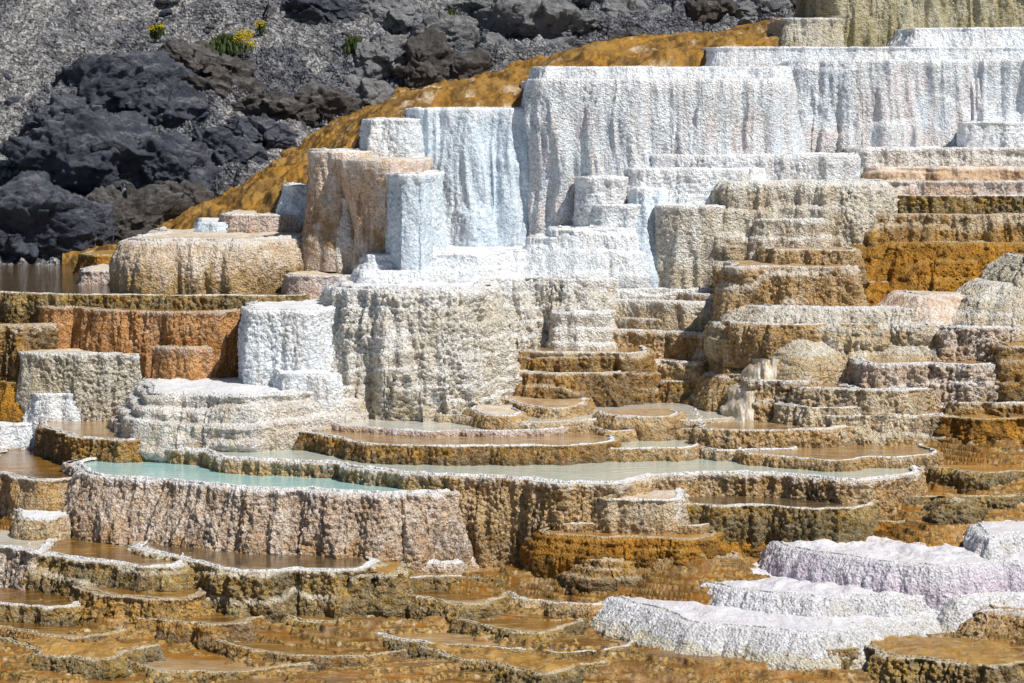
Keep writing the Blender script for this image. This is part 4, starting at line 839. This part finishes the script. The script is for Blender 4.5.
# ------------------------------------------------------------------ hillside of scree behind
HX0, HY0, HS = 0.0, 33.0, 0.70
def hill_at(px, py):
    a, yy, zz = ray(px, py)
    t = (1.95 - HS * 28.8 - CAMZ) / (zz - HS * yy)
    return a * t, yy * t, CAMZ + zz * t
def hill_base(x, y):
    return 1.95 + HS * (y - 28.8) - 0.02 * np.maximum(y - 44, 0) ** 1.3
g = G('grey_scree')
n1 = g.noise(1.1, 6, 0.65); peb = g.voro(11, 'F1'); pe2 = g.noise(17, 5, 0.75)
c = g.mix(g.ramp(n1, 0.40, 0.60), (0.30,0.30,0.31), (0.40,0.39,0.38))
c = g.mix(g.ramp(pe2, 0.48, 0.62, 0, 0.65), c, (0.12,0.12,0.13))
c = g.mix(g.ramp(g.noise(26, 4, 0.7, g.mapv((1,1,1),(9,2,5))), 0.60, 0.70, 0, 0.9), c, (0.48,0.48,0.48))
c = g.mix(g.attr('dark'), c, g.mix(g.ramp(g.noise(4, 6, .7), .4, .6), (0.12,0.125,0.15), (0.20,0.205,0.225)))
cs = g.math('ADD', g.math('MULTIPLY', g.cell(13), 0.5), g.math('MULTIPLY', g.cell(30), 0.6))
c = g.scale_c(c, g.math('ADD', 0.35, g.math('MULTIPLY', g.math('POWER', cs, 1.6), 1.75)))
b = g.bump(pe2, 0.12); b = g.bump(peb, 0.08, 1, b); b = g.bump(g.voro(26), 0.04, 1, b)
M['scree'] = g.out(c, 0.95, b, 0.1)
rows = np.linspace(30.5, 50, 520) ; 
rows = np.concatenate([np.linspace(26.6, 37.2, 480), np.linspace(37.5, 60, 40)])
colsx = np.linspace(-11, 12, 760)
HXg, HYg = np.meshgrid(colsx, rows)
HZg = hill_base(HXg, HYg)
rk = fbm(HXg / 1.6, HYg / 1.6, HZg / 1.6, 5, 201); rg = 1 - np.abs(fbm(HXg / 0.5, HYg / 0.5, HZg / 0.5, 4, 211))
k1, k2 = worley(HXg / 0.20, HYg / 0.20, HZg / 0.20, 221)
k3, _ = worley(HXg / 0.09, HYg / 0.09, HZg / 0.09, 223)
pm = sstep(0.0, 0.5, fbm(HXg / 0.6, HYg / 0.6, HZg / .6, 3, 231))
HZg = HZg + 0.22 * rk + 0.06 * rg + 0.16 * pm * (1 - k1) + 0.075 * (1 - k3)
DZ = np.zeros_like(HXg)
for px, py, wx, hy in ((110,150,120,75),(60,215,120,60),(190,180,80,55),(225,85,95,38),(290,105,60,28),(380,75,70,42),(450,55,60,45),(560,35,120,26),(650,25,70,26),(740,14,80,24),(325,12,50,22)):
    x0, y0, z0 = [float(q) for q in hill_at(px, py)]; x1 = wx * y0 / F; y1 = abs(float(hill_at(px, py + hy)[1]) - y0)
    DZ = np.maximum(DZ, 1 - np.sqrt(((HXg - x0) / x1) ** 2 + ((HYg - y0) / y1) ** 2))
DZ = sstep(-0.05, 0.22, DZ + 0.16 * fbm(HXg / 0.5, HYg / 0.5, 1.0, 4, 241))
HZg = HZg + DZ * (0.16 * facet(HXg / 0.55, HYg / 0.55, HZg / 0.4, 251) + 0.07 * facet(HXg / 0.2, HYg / 0.2, HZg / 0.15, 253))
tag(mesh_np('hillside', np.stack([HXg, HYg, HZg], -1), grid_faces(len(colsx), len(rows)), M['scree'], None, {'dark': DZ}), 'grey gravelly slope', kind='structure')

# ------------------------------------------------------------------ golden runoff slope between rock and terraces
lowp = [(60,268,28.9),(110,266,28.5),(160,252,27.9),(215,236,27.3),(300,200,26.7),(345,150,26.6),(372,122,26.6),(420,112,26.7),(528,104,27.0),(536,84,27.4),(620,70,27.6),(700,60,27.8),(715,50,27.9),(782,46,28.0)]
upp = [(60,262),(100,258),(150,243),(180,218),(215,200),(262,172),(290,148),(340,122),(415,104),(440,93),(480,80),(530,60),(600,54),(620,44),(690,38),(730,30),(786,22)]
def hill_at(px, py):
    a, yy, zz = ray(px, py)
    # ray: (a,yy,zz)*t + (0,0,CAMZ) on hill_base
    t = (1.95 - HS * 28.8 - CAMZ) / (zz - HS * yy)
    return a * t, yy * t, CAMZ + zz * t
L_ = np.array([[float(q) for q in at_Y(*p)] for p in lowp]); U_ = np.array([[float(q) for q in hill_at(*p)] for p in upp])
def res(A, n):
    s = np.linspace(0, 1, len(A)); d = np.concatenate([[0], np.cumsum(np.linalg.norm(np.diff(A, axis=0), axis=1))]); d /= d[-1]
    t = np.linspace(0, 1, n); R = np.stack([np.interp(t, d, A[:, i]) for i in range(3)], 1)
    k = np.ones(31) / 31
    return np.stack([np.convolve(np.pad(R[:, i], 15, 'edge'), k, 'valid') for i in range(3)], 1)
n_ = 900
Lr, Ur = res(L_, n_), res(U_, n_)
# match by x so that strips run straight into the slope
Ur2 = np.stack([Lr[:, 0] * 1.0 + (Ur[:, 0] - Lr[:, 0]), Ur[:, 1], Ur[:, 2]], 1)
tt = np.concatenate([[-0.5, -0.25], np.linspace(0, 1, 150), [1.12, 1.25]])
SV = Lr[None] * (1 - np.clip(tt, 0, 1))[:, None, None] + Ur2[None] * np.clip(tt, 0, 1)[:, None, None]
for k_, t_ in enumerate(tt):
    if t_ < 0: SV[k_, :, 1] += t_ * 1.2; SV[k_, :, 2] += t_ * 3.0
    if t_ > 1: SV[k_, :, 1] += (t_ - 1) * 4.0; SV[k_, :, 2] += (t_ - 1) * 1.0
T2 = np.clip(tt, 0, 1)[:, None]
bulg = np.sin(np.pi * T2) * 0.12
nz = fbm(SV[..., 0] / 0.9, SV[..., 1] / 0.9, SV[..., 2] / 0.5, 4, 301)
led = fbm(SV[..., 0] / 0.25, SV[..., 1] / 0.25, SV[..., 2] / 0.08, 3, 311)
SV[..., 2] += bulg + 0.10 * nz + 0.03 * led - 0.03
k1_, _ = worley(SV[..., 0] / .07, SV[..., 1] / .07, SV[..., 2] / .07, 321)
SV[..., 2] += 0.03 * (1 - k1_) + 0.05 * np.abs(fbm(SV[..., 0] / .5, SV[..., 1] / .2, SV[..., 2] / .2, 3, 331))
SV[..., 1] -= 0.10 * nz + 0.05 * led
g = G('golden_runoff_crust')
c = g.mix(g.ramp(g.noise(1.6, 5, 0.65), 0.38, 0.6), (0.38,0.19,0.022), (0.30,0.17,0.04))
c = g.mix(g.ramp(g.noise(1.2, 6, 0.7, g.mapv((5, 1.3, 2.6), (3, 8, 2))), 0.45, 0.58, 0, 0.9), c, (0.16,0.085,0.018))
c = g.mix(g.ramp(g.noise(1.0, 6, 0.7, g.mapv((3, 1.5, 1.6), (13, 28, 2))), 0.56, 0.68, 0, 0.8), c, (0.60,0.48,0.34))
c = g.mix(g.ramp(g.noise(22, 4, 0.7), 0.55, 0.7, 0, 0.5), c, (0.22,0.12,0.03))
M['runoff'] = g.out(c, 0.5, g.bump(g.noise(16, 6, 0.7), 0.035), 0.35)
tag(mesh_np('slope', SV, grid_faces(n_, len(tt)), M['runoff']), 'golden orange runoff slope of algae mats below the rock', kind='structure')

# ------------------------------------------------------------------ rocks
def rockmat(name, A, B, Cc, hi):
    g = G(name)
    c = g.mix(g.ramp(g.noise(1.8, 6, 0.65), 0.40, 0.60), A, B)
    c = g.mix(g.ramp(g.noise(7, 6, 0.75, g.mapv((1,1,1),(5,5,5))), 0.50, 0.66, 0, 0.7), c, Cc)
    c = g.mix(g.ramp(g.noise(30, 3, 0.7, g.mapv((1,1,1),(2,8,5))), 0.62, 0.70, 0, 0.7), c, hi)
    nz_ = g.n.new('ShaderNodeSeparateXYZ'); g.l.new(g.n.new('ShaderNodeNewGeometry').outputs['Normal'], nz_.inputs[0])
    dust = g.math('MULTIPLY', g.ramp(nz_.outputs[2], 0.45, 0.95), g.ramp(g.noise(5, 6, 0.75), 0.45, 0.62))
    c = g.mix(g.math('MULTIPLY', dust, 0.75), c, (0.34,0.34,0.35))
    b = g.bump(g.noise(10, 9, 0.8), 0.12); b = g.bump(g.noise(3.5, 8, 0.75, None, 1.0), 0.14, 1, b)
    return g.out(c, 0.9, b, 0.15)
M['rock_dark'] = rockmat('charcoal_rock', (0.100,0.112,0.150), (0.145,0.158,0.20), (0.055,0.053,0.060), (0.28,0.28,0.30))
M['rock_grey'] = rockmat('grey_rock', (0.42,0.43,0.45), (0.31,0.315,0.33), (0.12,0.115,0.11), (0.42,0.42,0.42))
M['rock_brown'] = rockmat('brown_grey_rock', (0.17,0.155,0.145), (0.115,0.105,0.10), (0.055,0.048,0.042), (0.26,0.24,0.22))
_ico = {}
def ico(sub):
    if sub not in _ico:
        import bmesh
        bm = bmesh.new(); bmesh.ops.create_icosphere(bm, subdivisions=sub, radius=1.0)
        bm.verts.ensure_lookup_table()
        V = np.array([v.co[:] for v in bm.verts]); Fc = np.array([[v.index for v in f.verts] for f in bm.faces]); bm.free()
        _ico[sub] = (V, Fc)
    return _ico[sub]
RS = [500]
def rock_mesh(rx, ry, rz, sub, seed, rot=0.0, rough=1.0):
    V, Fc = ico(sub); V = V.copy(); rng = np.random.RandomState(seed)
    r = np.full(len(V), 1.0)
    for k in range(16):
        nn = rng.normal(size=3); nn /= np.linalg.norm(nn); d = rng.uniform(0.60, 0.95)
        dot = V @ nn; lim = np.where(dot > 0.05, d / np.maximum(dot, 0.05), 9)
        r = np.minimum(r, lim)
    Pn = V * r[:, None] * np.array([rx, ry, rz])
    sz = (rx + ry + rz) / 3
    q = Pn / sz
    d = 0.10 * fbm(q[:, 0] * 1.3, q[:, 1] * 1.3, q[:, 2] * 1.3, 3, seed)
    rd = 1 - np.abs(fbm(q[:, 0] * 2.2, q[:, 1] * 2.2, q[:, 2] * 2.8, 4, seed + 3))
    f1, f2 = worley(q[:, 0] * 1.7 + 5, q[:, 1] * 1.7, q[:, 2] * 2.2, seed + 5)
    crack = -0.07 * np.exp(-((f2 - f1) / 0.05) ** 2)
    w = 0.25 * fbm(Pn[:, 0] / 0.3, Pn[:, 1] / 0.3, Pn[:, 2] / 0.3, 3, seed + 19)
    fine = 0.10 * facet(Pn[:, 0] / 0.42 + w, Pn[:, 1] / 0.42, Pn[:, 2] / 0.30 + w, seed + 21) + 0.045 * facet(Pn[:, 0] / 0.15 + w, Pn[:, 1] / 0.15, Pn[:, 2] / 0.11, seed + 25)
    fine = fine * min(1.0, sz / 0.35) + 0.018 * fbm(Pn[:, 0] / 0.05, Pn[:, 1] / 0.05, Pn[:, 2] / 0.05, 3, seed + 7) * min(1, sz / .2)
    Pn = Pn + V * (d * sz * rough + fine)[:, None]
    c_, s_ = math.cos(rot), math.sin(rot)
    Pn = np.stack([Pn[:, 0] * c_ - Pn[:, 2] * s_, Pn[:, 1], Pn[:, 0] * s_ + Pn[:, 2] * c_], 1)
    return Pn, Fc
def rock(label, px, py, wx, hy, mat='rock_dark', name='boulder', rot=0.0, depth=None, sub=5, out=0.15, cat='rock', group=None, rough=1.0):
    """px, py centre and wx, hy half sizes as they look, set into the hillside"""
    RS[0] += 11
    x, y, z = [float(q) for q in hill_at(px, py)]
    s = y / F
    rx, rz = wx * s, hy * s; ry = depth if depth else max(0.5 * (rx + rz), rz) * 0.75
    Pn, Fc = rock_mesh(rx * 1.04, ry, rz * 1.06, sub, RS[0], math.radians(rot), rough)
    o = mesh_np(name, Pn, Fc, M[mat]); o.location = (x, y - out * ry, z)
    tag(o, label, cat, group); return o
RG = 'dark rocks of the outcrop'
SG = 'rocks set in the grey slope'
rock('broad humped black rock, uppermost of the dark outcrop, under the scree', 128, 92, 92, 42, rot=8, group=RG, sub=6)
rock('massive black rock face in the heart of the dark outcrop', 95, 165, 95, 58, rot=-5, group=RG, sub=6, out=.3)
rock('lowest black rock of the outcrop, its foot in the dark pool', 40, 228, 85, 48, group=RG, sub=6, out=.5)
rock('black cracked rock under the massive face, touching the golden runoff', 130, 226, 62, 40, mat='rock_brown', rot=10, group=RG, sub=6, out=.45)
rock('angular charcoal rock whose point meets the golden slope', 178, 175, 62, 42, rot=-14, group=RG, sub=6, out=.3)
rock('rubbly charcoal rock beside the golden slope under the pale slabs', 228, 152, 50, 30, rot=-18, group=RG, sub=6, out=.3)
rock('dark boulder with a hollow, between the humped rock and the slab pair', 165, 118, 52, 36, rot=15, group=RG, sub=6, out=.2)
rock('long smooth grey brown slab dipping down slope, upper of a pair', 222, 68, 72, 15, mat='rock_brown', rot=-18, group=SG, sub=6, out=.4)
rock('long grey brown slab dipping down slope, lower of a pair with a dark hollow', 225, 94, 66, 19, mat='rock_brown', rot=-17, group=SG, sub=6, out=.4)
rock('blocky grey rock shading a black crevice at the low end of the slab pair', 275, 112, 44, 22, mat='rock_brown', rot=-12, group=SG, sub=6, out=.3)
rock('rock ledge hanging above the golden slope with dark underside', 325, 104, 38, 20, mat='rock_brown', rot=-8, group=SG, sub=5, out=.3)
rock('smooth dark boulder cut by the top edge above the yellow blossoms', 325, 12, 42, 19, mat='rock_dark', rot=-12, group=SG, sub=6, out=.4)
rock('small dark stone half buried near the pale gravel chute', 12, 108, 15, 12, group=SG, sub=4)
rock('flat dark stone above the black outcrop in pale gravel', 46, 62, 16, 9, rot=20, group=SG, sub=4)
rock('low dark stone at the picture edge beside the black outcrop', 4, 82, 12, 9, group=SG, sub=4)
rock('brown rock showing at the very corner of the scree', 18, 5, 36, 13, mat='rock_brown', rot=22, group=SG, sub=5)
rock('squarish grey boulder with pale top beside the brown cliff', 386, 62, 31, 27, mat='rock_grey', rot=10, group=SG, sub=6, out=.4)
rock('pale grey rubble rock below the squarish boulder', 360, 92, 34, 20, mat='rock_grey', rot=-12, group=SG, sub=5, out=.2)
rock('dark brown cliff rock in deep shade over the golden slope', 425, 72, 28, 38, mat='rock_brown', group=SG, sub=6, out=.2)
rock('tall grey cliff rock in the middle of the cliff band', 446, 42, 34, 30, mat='rock_grey', rot=6, group=SG, sub=6, out=.45)
rock('split brown rock under the tall grey cliff rock', 466, 76, 26, 22, mat='rock_brown', rot=-20, group=SG, sub=5, out=.4)
rock('round grey boulder at the end of the cliff band over the gold slope', 496, 56, 18, 20, mat='rock_grey', rot=30, group=SG, sub=5, out=.5)
rock('wide smooth grey slab roofing the long crack', 548, 26, 72, 22, mat='rock_grey', rot=-3, group=SG, sub=6, out=.35)
rock('tapering grey slab extending from the wide slab to the boulders', 632, 18, 48, 18, mat='rock_grey', rot=-6, group=SG, sub=6, out=.35)
rock('grey ledge rock below the long crack, touching the gold slope', 548, 50, 50, 11, mat='rock_grey', rot=8, group=SG, sub=5, out=.2)
rock('low rock under the tapering slab, in shade beside the gold mound', 632, 42, 48, 10, mat='rock_brown', rot=4, group=SG, sub=5, out=.2)
rock('pitted dark boulder at the top edge above the white tiers', 708, 14, 34, 20, mat='rock_brown', rot=14, group=SG, sub=6, out=.5)
rock('lighter rounded boulder between the pitted boulder and the yellow cliff', 758, 13, 36, 18, mat='rock_grey', rot=6, group=SG, sub=6, out=.5)
rock('dark boulder tucked behind the small grey cream block', 806, 6, 26, 16, mat='rock_brown', group=SG, sub=5, out=.4)
rock('grey top rock over the squarish boulder at the edge of the slope', 400, 14, 44, 20, mat='rock_grey', rot=-10, group=SG, sub=6, out=.1)
rock('pale stone lying on dark gravel over the low end of the slab pair', 314, 88, 7, 4.5, mat='rock_grey', group=SG, sub=4, out=.6)
rock('pale grey fractured face filling the space between the dark outcrop and the slab pair', 262, 140, 40, 24, mat='rock_dark', rot=-15, group=RG, sub=6, out=.3)
rock('low bluish rock between the humped rock and the gravel chute', 70, 128, 48, 26, mat='rock_dark', rot=10, group=RG, sub=6, out=.1)
rock('long bluish rock along the golden slope under the rubbly rock', 196, 208, 44, 22, mat='rock_brown', rot=-30, group=RG, sub=6, out=.3)
rock('pale slab at the top edge over the wide smooth slab', 505, 6, 56, 14, mat='rock_grey', rot=-4, group=SG, sub=6, out=.2)
rock('pale rounded slab at the top edge over the tapering slab', 610, -2, 60, 16, mat='rock_grey', rot=4, group=SG, sub=6, out=.2)
rng = random.Random(4)
k = 0
for i in range(230):
    px, py = rng.uniform(-10, 520), rng.uniform(-6, 120)
    if 60 < px < 290 and py > 60: continue
    if py > 100 - (px - 250) * 0.05 and px > 250: continue
    r = rng.choice([2.5, 3, 3.5, 4, 5, 7])
    rock('small loose stone among the gravel of the slope', px, py, r * rng.uniform(1.1, 1.8), r * .8, mat=rng.choice(['rock_dark', 'rock_grey', 'rock_brown', 'rock_dark']), name='stone', rot=rng.uniform(-30, 30), sub=3, out=.3, group='small loose stones on the grey slope')

# ------------------------------------------------------------------ plants on the slope
def leafmat(name, A, B):
    g = G(name); return g.out(g.mix(g.ramp(g.noise(14, 3, 0.6), .4, .6), A, B), 0.6, None, 0.2)
M['leaf'] = leafmat('grey_green_leaves', (0.055,0.085,0.025), (0.10,0.13,0.05)); M['petal'] = leafmat('yellow_petals', (0.75,0.58,0.02), (0.62,0.48,0.01))
def tuft(label, px, py, wx, hy, nleaf, flowers=(), name='flowering_shrub', cat='shrub'):
    x, y, z = [float(q) for q in hill_at(px, py + hy)]
    s = y / F; y -= 0.25; z += 0.02
    root = tag(empty(name, (x, y, z)), label, cat)
    rg_ = np.random.RandomState(int(px)); V = []; Fc = []
    for i in range(nleaf):
        a = rg_.uniform(0, 2 * math.pi); rad = abs(rg_.normal(0, .5)); bx, by = math.cos(a) * rad * wx * s * .8, math.sin(a) * rad * wx * s * .5
        h = rg_.uniform(.5, 1.1) * hy * 2 * s * max(.3, 1 - .5 * rad); lx, ly = bx + rg_.normal(0, .3) * h, by + rg_.normal(0, .3) * h
        w = 0.008 + rg_.uniform(0, .008); t = rg_.uniform(0, math.pi); dx, dy = math.cos(t) * w, math.sin(t) * w
        k = len(V); m = h * rg_.uniform(.4, .7)
        V += [(bx, by, -.05), ((bx + lx) / 2 - dx, (by + ly) / 2 - dy, m), ((bx + lx) / 2 + dx, (by + ly) / 2 + dy, m), (lx, ly, h)]; Fc += [(k, k + 1, k + 3, k + 2)]
    mesh_np('foliage', V, Fc, M['leaf'], root, smooth=False)
    for (fx, fy, fr, nf) in flowers:
        V = []; Fc = []
        cx_, cz_ = (fx - px) * s, (py + hy - fy) * s
        for i in range(nf):
            p = rg_.normal(0, 1, 3) * np.array([fr, fr, fr * .6]) * s * .6 + np.array([cx_, -.03, cz_]); k = len(V); r = .011
            V += [tuple(p + np.array(q)) for q in ((-r, 0, 0), (0, -r, .2 * r), (r, 0, 0), (0, r, 0), (0, 0, r), (0, 0, -r))]
            Fc += [(k, k + 1, k + 4), (k + 1, k + 2, k + 4), (k + 2, k + 3, k + 4), (k + 3, k, k + 4), (k, k + 1, k + 5), (k + 1, k + 2, k + 5)]
        mesh_np('blossom', V, Fc, M['petal'], root, smooth=False)
tuft('low green shrub with a dense patch of yellow blossoms on the scree', 228, 43, 26, 9, 900, ((246,38,8,150),(237,42,5,60),(251,46,5,50)))
tuft('small plant with few yellow blossoms alone near the top of the scree', 160, 31, 8, 7, 220, ((157,31,5,45),(165,29,3,25)))
tuft('tiny clump of yellow blossoms up slope from the dense green shrub', 263, 28, 6, 5, 90, ((263,26,4.5,55),))
tuft('short green grass tuft sprouting above the squarish grey boulder', 355, 44, 12, 8, 320, name='grass_tuft', cat='plant')
tuft('small green tuft at the edge of the cliff top', 452, 14, 6, 4, 120, name='grass_tuft', cat='plant')
tuft('faint green tuft at the top edge of the cliff', 505, 3, 8, 4, 120, name='grass_tuft', cat='plant')

# ------------------------------------------------------------------ white cascade between tan blocks
g = G('foaming_water')
c = g.mix(g.ramp(g.noise(1.0, 6, 0.7, g.mapv((22, 22, 3))), 0.42, 0.62), (0.66,0.62,0.54), (0.46,0.33,0.17))
M['foam'] = g.out(c, 0.3, g.bump(g.noise(1.0, 5, 0.7, g.mapv((30, 30, 7))), 0.02), 0.5)
def cascade(label, topl, botl, Yt, Yb, n=70, m=90):
    V = []
    for j in range(m):
        t = j / (m - 1); e = t ** 1.5
        a = np.array([topl[0] * (1 - t) + botl[0] * t, topl[2] * (1 - t) + botl[2] * t]); b_ = np.array([topl[1] * (1 - t) + botl[1] * t, topl[2] * (1 - t) + botl[2] * t])
        Yc = Yt * (1 - t) + Yb * t
        for i in range(n):
            u = i / (n - 1); px = a[0] * (1 - u) + b_[0] * u; px += 5 * math.sin(t * 23 + u * 3) * abs(u - .5) + 4 * math.sin(t * 9) * abs(u - .5); py = a[1] + 4 * math.sin(math.pi * u) * (-.4) + 6 * (u - .5) ** 2
            q = at_Y(px, py, Yc); V.append((float(q[0]), float(q[1]) - .42 * math.sin(math.pi * u) ** .8, float(q[2])))
    V = np.array(V); d = fbm(V[:, 0] / .05, V[:, 2] / .4, V[:, 1] / .3, 3, 401) * .03
    V[:, 1] -= d; V[:, 2] += .5 * d
    # give the sheet a back so it has thickness
    N0 = len(V); Bk = V + np.array([0, .22, -.10]); Fc = grid_faces(n, m)
    tag(mesh_np('cascade', np.concatenate([V, Bk]), np.concatenate([Fc, Fc[:, ::-1] + N0]), M['foam']), label, 'waterfall')
cascade('short white cascade pouring between the long speckled tan wall and the stubby block', (750, 786, 356), (712, 766, 424), 22.85, 22.45)
